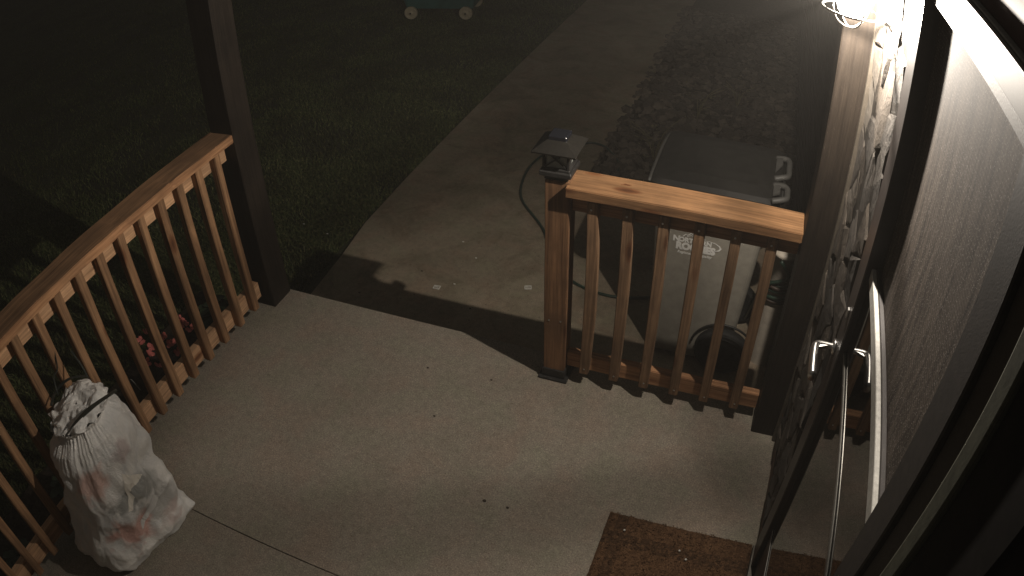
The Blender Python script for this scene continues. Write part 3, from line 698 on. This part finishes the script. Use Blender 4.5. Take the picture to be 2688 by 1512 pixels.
# ------------------------------------------------------------------ pipe and hoses near the wall
pp = empty('pvc_pipe', (2.508, 2.90, G)); tag(pp, 'pale upright plastic pipe between the bin and the dark wall post', 'pipe')
add('shaft', lathe_mesh([(.060, 0), (.060, .39)], 28), pipe_mat, pp)
add('collar', lathe_mesh([(.060, .39), (.066, .392), (.066, .435), (.060, .437)], 28), pipe_mat, pp)
add('upper_shaft', lathe_mesh([(.059, .437), (.059, .66), (.064, .661), (.064, .682), (0, .688)], 28), pipe_mat, pp)
def ringp(cx, cy, cz, r, wob, tilt, n=36, ph=0):
    return [(cx + (r + wob * math.sin(3 * a + ph)) * math.cos(a), cy + (r + wob * math.cos(2 * a + ph)) * math.sin(a), cz + tilt * math.sin(a + ph)) for a in np.linspace(0, 2 * np.pi, n, endpoint=False)]
hc = empty('coiled_hose', (2.508, 2.90, G + .47)); tag(hc, 'dark green hose coiled around the pale upright pipe', 'hose')
for i in range(6):
    add('hose_loop', tube_mesh(ringp(0, 0, -.03 + i * .020, .076 + .006 * (i % 2), .008, .018, ph=i * 1.3), .0095, 8, True), hose_mat if i % 3 else leaf_dark, hc)
add('hose_tail', tube_mesh(smooth_path([(-.02, -.085, .20), (.03, -.09, .12), (-.06, -.08, .06), (-.08, -.02, .0), (-.1, .1, -.2), (-.12, .22, -.41)], 6), .0095, 8), hose_mat, hc)
P = smooth_path([(1.90, 3.20, G + .01), (1.649, 3.124, G + .01), (1.403, 3.183, G + .01), (1.22, 3.38, G + .01), (1.075, 3.634, G + .01), (.842, 3.905, G + .01), (.760, 4.131, G + .01), (.738, 4.386, G + .01), (.80, 4.62, G + .01), (.979, 4.804, G + .01), (1.058, 4.856, G + .012), (1.16, 4.83, G + .012), (1.227, 4.753, G + .014), (1.303, 4.644, G + .02), (1.345, 4.50, G + .018), (1.34, 4.35, G + .012), (1.38, 4.1, G + .01), (1.6, 3.8, G + .01)], 6)
hs = add('garden_hose', tube_mesh(P, .0085, 8), hose_mat); tag(hs, 'thin green hose lying in a loose loop on the path behind the lantern', 'hose')

# ------------------------------------------------------------------ small marks on path and porch
def frame_tag(x, y, rz, label):
    t_ = bmesh.new()
    for sx, sy, lx, ly in ((0, .013, .040, .006), (0, -.013, .040, .006), (.017, 0, .006, .020), (-.017, 0, .006, .020)):
        box_bm(t_, (sx, sy, .0025), (lx, ly, .004), .001)
    for q in range(3): box_bm(t_, (-.008 + q * .007, .001, .0025), (.004, .012, .003), 0)
    o = add('plastic_clip', bm_mesh(t_), bone, None, (x, y, G + .0005)); o.rotation_euler = (0, 0, rz); tag(o, label, 'clip', 'small white clips on the path')
frame_tag(.698, 2.89, .05, 'small white plastic clip on the path, nearer the left post')
frame_tag(1.184, 3.056, .35, 'small white plastic clip on the path, beside the newel post')
for i, (x, y, z, r, lab) in enumerate(((1.105, 2.135 - .14, 0, .004, 'tiny dark pebble on the slab nearest the path opening'), (1.392, 2.02, 0, .004, 'tiny dark pebble on the slab just left of the newel post'),
                                     (1.60, 1.43, 0, .0055, 'round dark pebble on the slab left of the doormat corner'), (1.69, 1.43, 0, .0045, 'flat dark crumb on the slab at the doormat corner'), (1.25, 1.75, 0, .004, 'tiny dark crumb in the middle of the slab'))):
    bm = bmesh.new(); bmesh.ops.create_icosphere(bm, subdivisions=2, radius=r)
    for v_ in bm.verts: v_.co = Vector((v_.co.x * 1.3, v_.co.y, v_.co.z * .6)) * (1 + .2 * noise.noise(v_.co * 300 + Vector((i, 0, 0))))
    o = add('pebble', bm_mesh(bm), pebble_mat, None, (x, y, z + r * .5)); tag(o, lab, 'pebble', 'specks of grit on the porch slab')
lit = [(.66, 3.35), (.80, 3.22), (.78, 2.95), (-.20, 3.15), (-.42, 3.2), (.30, 2.70), (.95, 2.78), (.55, 3.0)]
for i, (x, y) in enumerate(lit):
    bm = bmesh.new(); bmesh.ops.create_icosphere(bm, subdivisions=1, radius=.007)
    for v_ in bm.verts: v_.co = Vector((v_.co.x * (1 + .4 * random.random()), v_.co.y * .7, v_.co.z * .35))
    o = add('stone_chip', bm_mesh(bm), bone if i < 5 else pebble_mat, None, (x, y, G + .003 if x > 0 else G + .01))
    lab = ['small pale stone chip on the path, farthest from the porch', 'small pale stone chip on the path between the far chip and the white clips', 'small pale stone chip on the path close behind the left white clip',
           'pale stone chip in the grass, closer to the path edge', 'pale stone chip in the grass, closer to the left porch post', 'dark stone chip on the path at the tip of the lantern shadow', 'dark stone chip on the path at the edge of the slab shadow', 'dark stone chip on the path behind the left white clip'][i]
    tag(o, lab, 'chip', 'scattered stone chips')

# ------------------------------------------------------------------ doormat
m, nt, b = mat_new('coir')
v = coords(nt, (1, 1, 1), 'Object', False)
fine = noise_tex(nt, v, 260, 3, .8); mid = noise_tex(nt, v, 45, 4, .7)
c = ramp(nt, fine, [(0.3, (0.070, 0.038, 0.020)), (0.5, (0.130, 0.074, 0.039)), (0.7, (0.21, 0.125, 0.068))])
c = mix(nt, c, ramp(nt, mid, [(0.35, (0.55, 0.5, 0.5)), (0.6, (1.05, 1.0, 1.0))]), .8, 'MULTIPLY')
# printed dark border band, worn
sep = N(nt, 'ShaderNodeSeparateXYZ'); nt.links.new(v, sep.inputs[0])
def band(axis_out, lo_, hi_):
    a = N(nt, 'ShaderNodeMath', operation='GREATER_THAN'); a.inputs[1].default_value = lo_; nt.links.new(axis_out, a.inputs[0])
    b2 = N(nt, 'ShaderNodeMath', operation='LESS_THAN'); b2.inputs[1].default_value = hi_; nt.links.new(axis_out, b2.inputs[0])
    m2 = N(nt, 'ShaderNodeMath', operation='MULTIPLY'); nt.links.new(a.outputs[0], m2.inputs[0]); nt.links.new(b2.outputs[0], m2.inputs[1]); return m2.outputs[0]
bb1 = band(sep.outputs[1], .26, .315); bb2 = band(sep.outputs[0], -.235, -.195)
mxx = N(nt, 'ShaderNodeMath', operation='MAXIMUM'); nt.links.new(bb1, mxx.inputs[0]); nt.links.new(bb2, mxx.inputs[1])
wornn = ramp(nt, noise_tex(nt, v, 70, 3, .7), [(0.42, (0, 0, 0)), (0.52, (1, 1, 1))])
mw = N(nt, 'ShaderNodeMath', operation='MULTIPLY'); nt.links.new(mxx.outputs[0], mw.inputs[0]); nt.links.new(wornn, mw.inputs[1])
c = mix(nt, c, (0.065, 0.037, 0.021), mw.outputs[0])
nt.links.new(c, b.inputs['Base Color']); b.inputs['Roughness'].default_value = .95; b.inputs['Specular IOR Level'].default_value = .1; bump(nt, b, fine, 1.0, .004)
bm = bmesh.new(); bmesh.ops.create_grid(bm, x_segments=40, y_segments=60, size=1)
for v_ in bm.verts:
    e = max(abs(v_.co.x), abs(v_.co.y)); v_.co = Vector((v_.co.x * .270, v_.co.y * .40, 0.012 - (.008 if e > .999 else 0) + .0015 * noise.noise(Vector((v_.co.x * 30, v_.co.y * 40, 0)))))
    if e > .999: v_.co += Vector((noise.noise(v_.co * 60), noise.noise(v_.co * 60 + Vector((9, 0, 0))), 0)) * .003
r_ = bmesh.ops.extrude_edge_only(bm, edges=[e for e in bm.edges if e.is_boundary]); 
for g_ in r_['geom']:
    if isinstance(g_, bmesh.types.BMVert): g_.co.z = 0.0005
mat_o = add('doormat', bm_mesh(bm), m, None, (2.318, 1.132, 0.0)); tag(mat_o, 'worn brown coir doormat on the slab in front of the storm door', 'doormat')
def fib(n):
    XY = np.stack([2.318 + (rng.random(n) - .5) * .535, 1.132 + (rng.random(n) - .5) * .795], 1); return XY
XYf = fib(9000)
it = iter(XYf.tolist()); fo = blades('coir_fibres', 9000, lambda: next(it), .002, .005, m, .0118); fo.parent = mat_o; fo.matrix_parent_inverse = Matrix.Translation((-2.318, -1.132, 0)); fo['kind'] = 'stuff'
for i, (x, y) in enumerate(((2.33, 1.43), (2.36, 1.40), (2.40, 1.33), (2.12, 1.46))):
    bm = bmesh.new(); bmesh.ops.create_icosphere(bm, subdivisions=1, radius=.0045)
    o = add('lint_speck', bm_mesh(bm), bone, None, (x, y, .0165)); tag(o, ['white speck of lint on the doormat, farthest from the porch edge of the mat', 'white speck of lint in the middle row of the doormat specks', 'white speck of lint on the doormat, closest to the storm door', 'lone white speck of lint near the left corner of the doormat'][i], 'speck', 'specks of lint on the doormat')

# ------------------------------------------------------------------ white drawstring bag
m, nt, b = mat_new('white_trash_bag_film')
v = coords(nt, (1, 1, 1), 'Object', False)
# contents showing through the film: pinkish, grey-green and dark masses
blob = noise_tex(nt, v, 7.0, 2, .45, .6); blob2 = noise_tex(nt, v, 11, 3, .5, .8)
c = ramp(nt, blob, [(0.34, (0.74, 0.72, 0.68)), (0.44, (0.66, 0.655, 0.64)), (0.52, (0.70, 0.685, 0.66)), (0.66, (0.80, 0.78, 0.74))])
def patch(c, loc, rad, col, amt):
    mpk = N(nt, 'ShaderNodeMapping'); mpk.vector_type = 'POINT'; mpk.inputs['Scale'].default_value = tuple(1 / r_ for r_ in rad); mpk.inputs['Location'].default_value = tuple(-l_ / r_ for l_, r_ in zip(loc, rad))
    nt.links.new(v, mpk.inputs['Vector']); vm = N(nt, 'ShaderNodeVectorMath', operation='LENGTH'); nt.links.new(mpk.outputs[0], vm.inputs[0])
    ma = N(nt, 'ShaderNodeMath', operation='MULTIPLY_ADD'); ma.inputs[1].default_value = 1.1; nt.links.new(blob2, ma.inputs[0]); nt.links.new(vm.outputs['Value'], ma.inputs[2])
    return mix(nt, c, col, ramp(nt, ma.outputs[0], [(0.0, (amt,) * 3), (.78, (amt,) * 3), (1.0, (0, 0, 0))]))
def onbag(az, z): t_ = z / .590; return (-.01 - .035 * t_ + .175 * math.cos(az), .09 * t_ + .21 * math.sin(az), z)
c = patch(c, onbag(-.05, .28), (.27, .27, .16), (0.30, 0.305, 0.29), .9)        # grey-green mass
c = patch(c, onbag(.35, .15), (.24, .24, .16), (0.33, 0.32, 0.30), .8)
c = patch(c, onbag(-.85, .42), (.20, .20, .16), (0.62, 0.40, 0.34), .85)       # pink masses
c = patch(c, onbag(.15, .45), (.17, .17, .09), (0.44, 0.35, 0.34), .75)
c = patch(c, onbag(-.50, .16), (.24, .24, .20), (0.55, 0.31, 0.26), .9)
c = patch(c, onbag(.35, .09), (.20, .22, .10), (0.46, 0.30, 0.26), .45)
nt.links.new(c, b.inputs['Base Color']); b.inputs['Roughness'].default_value = .34; b.inputs['Specular IOR Level'].default_value = .4
b.inputs['Subsurface Weight'].default_value = 0.0
cr = noise_tex(nt, coords(nt, (1, 1, .55), 'Object', False), 34, 5, .62, 1.4)
vor = N(nt, 'ShaderNodeTexVoronoi', feature='DISTANCE_TO_EDGE'); vor.inputs['Scale'].default_value = 120; nt.links.new(v, vor.inputs['Vector'])
ad = N(nt, 'ShaderNodeMath', operation='MULTIPLY_ADD'); ad.inputs[1].default_value = .6; nt.links.new(vor.outputs['Distance'], ad.inputs[0]); nt.links.new(cr, ad.inputs[2])
bump(nt, b, ad.outputs[0], .85, .005)
bag_m = m
bg_o = empty('garbage_bag', (0.385, 0.73, 0.0)); tag(bg_o, 'full white drawstring garbage bag standing against the left railing', 'bag')
NA, NZ = 264, 190
prof_t = [0, .03, .10, .25, .45, .62, .78, .88, .93, .96, 1.0]
prof_r = [.150, .182, .197, .190, .176, .168, .158, .140, .108, .098, .112]
V = []
ZT = .590
def ridge(p, k=1.0):
    n_ = abs(noise.noise(p)); return max(0.0, 1 - n_ * 3.2)**2 * k
def bag_surf(a, z, off=0.0):
    t_ = z / ZT; r0 = float(np.interp(t_, prof_t, prof_r)); cx = -.010 - .035 * t_; cy = .09 * t_
    ca, sa = math.cos(a), math.sin(a)
    r = r0 * (1 + .10 * (1 - t_) * (abs(math.sin(2 * a))**2))
    da = (a - math.radians(40) + math.pi) % (2 * math.pi) - math.pi
    ear = math.exp(-abs(da / .15)**1.4) * math.exp(-abs((z - .034) / .036)**1.5) * .058 + math.exp(-(da / .42)**2) * math.exp(-((z - .09) / .16)**2) * .026
    q = Vector((ca, sa, 0))
    bulge = .028 * noise.noise(Vector((ca * 1.7, sa * 1.7, z * 7 + 2))) + .016 * noise.noise(Vector((ca * 4, sa * 4, z * 15)))
    ple = max(0, min(1, (t_ - .58) / .36)); side_ = .35 + .65 * max(0, math.cos(a + 1.35))
    fold = ple**1.4 * side_ * (.0058 * (1 - 2 * abs(((a * 5.0 + 1.6 * noise.noise(q * 2.2 + Vector((0, 0, z * 2)))) % 1) - .5)) * (.55 + 1.8 * abs(noise.noise(q * 4 + Vector((5, 0, 0))))) + .0024 * math.sin(a * 57 + 1.3 + 4 * noise.noise(q * 5)))
    cre = (1 - ple * .7) * (.0060 * ridge(Vector((ca * 3 + z * 3, sa * 3 - z * 2, z * 9))) + .0028 * ridge(Vector((ca * 7, sa * 7 + z * 9, z * 13 + 4))) + .0010 * ridge(Vector((ca * 15, sa * 15, z * 30 + 7))))
    rr_ = r + ear + bulge * (1 - ple * .6) + fold + cre - .003 + off
    zz = z + (.012 * noise.noise(Vector((ca * 2, sa * 2, 7))) if t_ > .95 else 0)
    return (cx + rr_ * ca, cy + rr_ * 1.22 * sa, max(zz, .002))
for j in range(NZ + 1):
    for i in range(NA): V.append(bag_surf(2 * math.pi * i / NA, ZT * j / NZ))
Fc = [(j * NA + i, j * NA + (i + 1) % NA, (j + 1) * NA + (i + 1) % NA, (j + 1) * NA + i) for j in range(NZ) for i in range(NA)]
V.append((-.01, 0, .002)); Fc += [(len(V) - 1, (i + 1) % NA, i) for i in range(NA)]
me = bpy.data.meshes.new('bag_body'); me.from_pydata(V, [], Fc); me.update(); add('film', me, bag_m, bg_o, smooth=True)
# gathered mouth: crumpled film closing the top
V = []; NR = 22; tcx, tcy = -.045, .09
for j in range(NR + 1):
    u = j / NR
    for i in range(NA):
        a = 2 * math.pi * i / NA; ca, sa = math.cos(a), math.sin(a)
        r = .114 * (1 - u) + .004
        z = ZT + .002 + .034 * math.sin(min(1, u * 1.6) * math.pi * .55) * (1 - .35 * u) + .024 * noise.noise(Vector((ca * 2.2 * (1 - u), sa * 3 * (1 - u), 4 + u * 2))) * (1 if u < .9 else .3) + .008 * noise.noise(Vector((ca * 6 * (1 - u), sa * 6 * (1 - u), u * 7)))
        rr_ = r * (1 + .045 * math.sin(a * 15 + 7 * noise.noise(Vector((ca * 1.3, sa * 1.3, u * 3)))) * (1 - u) + .16 * noise.noise(Vector((ca * 2, sa * 2, 1.5))))
        V.append((tcx + rr_ * ca, tcy + rr_ * 1.15 * sa, z))
Fc = [(j * NA + i, j * NA + (i + 1) % NA, (j + 1) * NA + (i + 1) % NA, (j + 1) * NA + i) for j in range(NR) for i in range(NA)]
me = bpy.data.meshes.new('bag_mouth'); me.from_pydata(V, [], Fc); me.update(); add('gathered_mouth', me, bag_m, bg_o, smooth=True)
def ribbon(pts, w_, mat, parent, name, up=Vector((0, 0, 1)), th=.0012):
    P = smooth_path(pts, 6); V = []; Fc = []
    for i, p_ in enumerate(P):
        d = (P[min(i + 1, len(P) - 1)] - P[max(i - 1, 0)]).normalized(); s = d.cross(up + Vector((0, .3 * math.sin(i * .4), 0))).normalized(); n_ = s.cross(d)
        for k in ((-1, -1), (1, -1), (1, 1), (-1, 1)): V.append(p_ + s * w_ * k[0] + n_ * th * k[1])
        if i:
            a = 4 * (i - 1); 
            for k in range(4): Fc.append((a + k, a + (k + 1) % 4, a + 4 + (k + 1) % 4, a + 4 + k))
    Fc.append((0, 1, 2, 3)[::-1]); n0 = len(V) - 4; Fc.append((n0, n0 + 1, n0 + 2, n0 + 3))
    me = bpy.data.meshes.new(name); me.from_pydata(V, [], Fc); me.update(); return add(name, me, mat, parent)
ribbon([(.020, -.045, 0.608), (.045, .0, 0.636), (.080, .07, 0.660), (.115, .145, 0.668), (.130, .185, 0.666), (.085, .12, 0.650), (.045, .05, 0.628)], .007, tie_black, bg_o, 'drawstring')
ribbon([(-.155, .03, 0.608), (-.165, .08, 0.628), (-.135, .13, 0.650), (-.10, .16, 0.658), (-.06, .19, 0.654)], .006, tie_black, bg_o, 'drawstring')
ribbon([(-.150, .08, 0.620), (-.175, .11, 0.670), (-.19, .15, 0.680), (-.215, .19, 0.760)], .003, tie_black, bg_o, 'drawstring')
ribbon([(-.05, .19, 0.650), (-.10, .21, 0.680), (-.15, .22, 0.715)], .003, tie_black, bg_o, 'drawstring')
# scraps pressed against the inside of the film
def scrap(poly_az, name, col):
    bm = bmesh.new(); f_ = bm.faces.new([bm.verts.new((a, z, 0)) for a, z in poly_az]); bmesh.ops.triangulate(bm, faces=bm.faces)
    for _ in range(4): bmesh.ops.subdivide_edges(bm, edges=bm.edges, cuts=1, use_grid_fill=True)
    for v_ in bm.verts: v_.co = Vector(bag_surf(v_.co.x, v_.co.y * .93, .0022))
    add(name, bm_mesh(bm), col, bg_o)

paper = flat('white_paper_scrap', (0.80, 0.76, 0.68), .6, 0, .3, 30, .08)
paper2 = flat('grey_white_scrap', (0.56, 0.55, 0.53), .6, 0, .3, 30, .08)
scrap([(-0.129, 0.419), (0.238, 0.347), (0.086, 0.339), (-0.104, 0.347), (-0.16, 0.34), (-0.112, 0.307), (-0.255, 0.269), (-0.353, 0.284), (-0.219, 0.323), (-0.226, 0.364)], 'paper_scrap', paper)
scrap([(0.248, 0.236), (0.349, 0.209), (0.203, 0.186), (-0.031, 0.171), (-0.268, 0.167), (-0.213, 0.194), (-0.041, 0.196), (0.117, 0.214)], 'paper_scrap', paper2)
scrap([(-0.231, 0.254), (-0.128, 0.243), (-0.177, 0.223), (-0.239, 0.237)], 'paper_scrap', paper2)

# ------------------------------------------------------------------ plants beside the slab
def leaf_plant(x, y, n, size, mat, name, label, flowers=0, group=None, hgt=.16):
    t_ = empty(name, (x, y, G + .03)); tag(t_, label, 'plant', group)
    V = []; Fc = []
    for i in range(n):
        a = random.random() * 6.28; el = random.uniform(.15, 1.1); L = size * random.uniform(.6, 1.1); r0 = random.uniform(0, .05); z0 = random.uniform(.02, hgt)
        d = Vector((math.cos(a) * math.cos(el), math.sin(a) * math.cos(el), math.sin(el))); s = Vector((-math.sin(a), math.cos(a), 0)); base_ = Vector((math.cos(a) * r0, math.sin(a) * r0, z0))
        k0 = len(V)
        for u, wv_ in ((0, .1), (.3, .85), (.6, 1), (.85, .6), (1.0, .05)):
            c_ = base_ + d * L * u + Vector((0, 0, -L * .45 * u * u))
            V += [c_ - s * L * .30 * wv_, c_ + Vector((0, 0, -.006)), c_ + s * L * .30 * wv_]
        for q in range(4):
            for h_ in (0, 1): Fc.append((k0 + q * 3 + h_, k0 + q * 3 + h_ + 1, k0 + q * 3 + h_ + 4, k0 + q * 3 + h_ + 3))
    me = bpy.data.meshes.new('foliage'); me.from_pydata(V, [], Fc); me.update(); add('foliage', me, mat, t_, smooth=True)
    return t_
pl = leaf_plant(-0.33, 1.74, 46, .10, leaf_dark, 'begonia', 'dark leaved plant with pink flowers below the left railing', hgt=.15)
fl = [(-0.461, 1.75), (-0.444, 1.686), (-0.389, 1.701), (-0.328, 1.76), (-0.28, 1.772), (-0.275, 1.75), (-0.221, 1.74), (-0.337, 1.912), (-0.30, 1.90), (-0.265, 1.905), (-0.309, 1.59), (-0.25, 1.61), (-.32, 1.63)]
for (fx, fy) in fl:
    V = []; Fc = []
    for q in range(4):
        a = q * 1.57 + random.random(); L = .022 + .008 * random.random(); d = Vector((math.cos(a), math.sin(a), .25)); s = Vector((-math.sin(a), math.cos(a), 0)); k0 = len(V)
        V += [Vector((0, 0, 0)), d * L * .5 - s * L * .5, d * L - s * L * .25 + Vector((0, 0, .004)), d * L + s * L * .25 + Vector((0, 0, .004)), d * L * .5 + s * L * .5]
        Fc.append((k0, k0 + 1, k0 + 2, k0 + 3, k0 + 4))
    me = bpy.data.meshes.new('flower'); me.from_pydata(V, [], Fc); me.update()
    o = add('flower', me, petal, pl, Vector((fx, fy, -.10 + random.uniform(-.02, .03))) - Vector((-0.33, 1.74, G + .03))); o.rotation_euler = (random.uniform(-.5, .5), random.uniform(0, .9), 0)
for i, (x, y, lab) in enumerate(((-.28, 1.25, 'dim green leafy plant in the bed just nearer than the pink flowers'), (-.30, .80, 'dim green leafy plant in the bed behind the garbage bag'), (-.25, .30, 'dim green leafy plant in the bed at the near end of the left railing'), (-.32, 2.15, 'dim green leafy plant in the bed behind the left porch post'))):
    leaf_plant(x, y, 34, .10, leaf_green, 'bed_plant', lab, group='leafy plants in the bed along the slab')
bm = bmesh.new(); box_bm(bm, (0, 0, .05), (.014, .002, .10), .0005, Matrix.Rotation(.25, 4, 'X'))
o = add('plant_label', bm_mesh(bm), bone, None, (-.375, 1.50, G + .08)); tag(o, 'narrow white plant label stuck in the bed by the pink flowers', 'plant label')
def weed(x, y, label):
    t_ = empty('weed', (x, y, G)); tag(t_, label, 'plant', 'weeds growing in the gravel bed')
    for i in range(9):
        a = random.random() * 6.28; L = random.uniform(.15, .38); P = [Vector((0, 0, 0)), Vector((math.cos(a) * L * .2, math.sin(a) * L * .2, L * .6)), Vector((math.cos(a) * L * .6, math.sin(a) * L * .6, L * .85))]
        add('stem', tube_mesh(smooth_path(P, 4), .003, 5), weed_m, t_)
    V = []; Fc = []
    for i in range(60):
        a = random.random() * 6.28; r = random.uniform(.01, .2); z = random.uniform(.03, .30); c_ = Vector((math.cos(a) * r, math.sin(a) * r, z)); d = Vector((random.uniform(-1, 1), random.uniform(-1, 1), random.uniform(-.3, .6))).normalized() * random.uniform(.012, .028); s = d.cross(Vector((0, 0, 1))).normalized() * d.length * .4; k0 = len(V)
        V += [c_, c_ + d * .5 - s, c_ + d, c_ + d * .5 + s]; Fc.append((k0, k0 + 1, k0 + 2, k0 + 3))
    me = bpy.data.meshes.new('foliage'); me.from_pydata(V, [], Fc); me.update(); add('foliage', me, weed_m, t_)
weed_m = flat('dry_weed', (0.13, 0.115, 0.06), .7, 0, .3, 30, .5)
weed(1.75, 5.6, 'dry weed in the gravel bed nearest the path edge'); weed(2.05, 6.0, 'dry weed in the middle of the gravel bed'); weed(1.55, 4.75, 'dry weed beside the loop of green hose')

# ------------------------------------------------------------------ toy wagon far out on the lawn
wg = empty('toy_wagon', (-1.48, 7.62, G)); tag(wg, 'teal plastic toy wagon with tan wheels standing on the dark lawn', 'wagon'); wg.rotation_euler = (0, 0, .18)
bm = loft([rrect(-.40, .40, -.20, .26, .05, .12), rrect(-.45, .45, -.24, .32, .06, .30), rrect(-.47, .47, -.26, .34, .06, .31), rrect(-.47, .47, -.26, .34, .06, .33), rrect(-.43, .43, -.22, .30, .05, .332), rrect(-.38, .38, -.17, .24, .05, .16)])
add('tub', bm_mesh(bm), teal, wg)
for x in (-.325, .325):
    for y in (-.235, .29):
        w_ = add('wheel', lathe_mesh([(0, -.032), (.018, -.034), (.022, -.022), (.055, -.020), (.062, -.028), (.074, -.026), (.078, -.012), (.078, .02), (.0, .02)], 28, ax='Y'), wheel_tan, wg, (x, y, .078))
        add('hub', lathe_mesh([(0, -.040), (.010, -.039), (.012, -.030)], 12, ax='Y'), rubber, w_)
add('handle', tube_mesh(smooth_path([(.44, 0, .26), (.58, 0, .36), (.66, 0, .52), (.66, .0, .56)], 5), .014, 8), wheel_tan, wg)

# ------------------------------------------------------------------ thin scattering volume added to stand in for lens glow and veil
m = bpy.data.materials.new('veil_volume'); m.use_nodes = True; nt = m.node_tree; nt.nodes.clear()
out = N(nt, 'ShaderNodeOutputMaterial'); pv = N(nt, 'ShaderNodeVolumePrincipled'); pv.inputs['Color'].default_value = (.92, .88, .82, 1); pv.inputs['Density'].default_value = VEIL_DENSITY
nt.links.new(pv.outputs[0], out.inputs['Volume'])
if VEIL_DENSITY > 0:
    hz_o = box_obj('veil_haze', (-62, -32, -1.6), (52, 82, 4.2), m, None, 0); hz_o['kind'] = 'stuff'
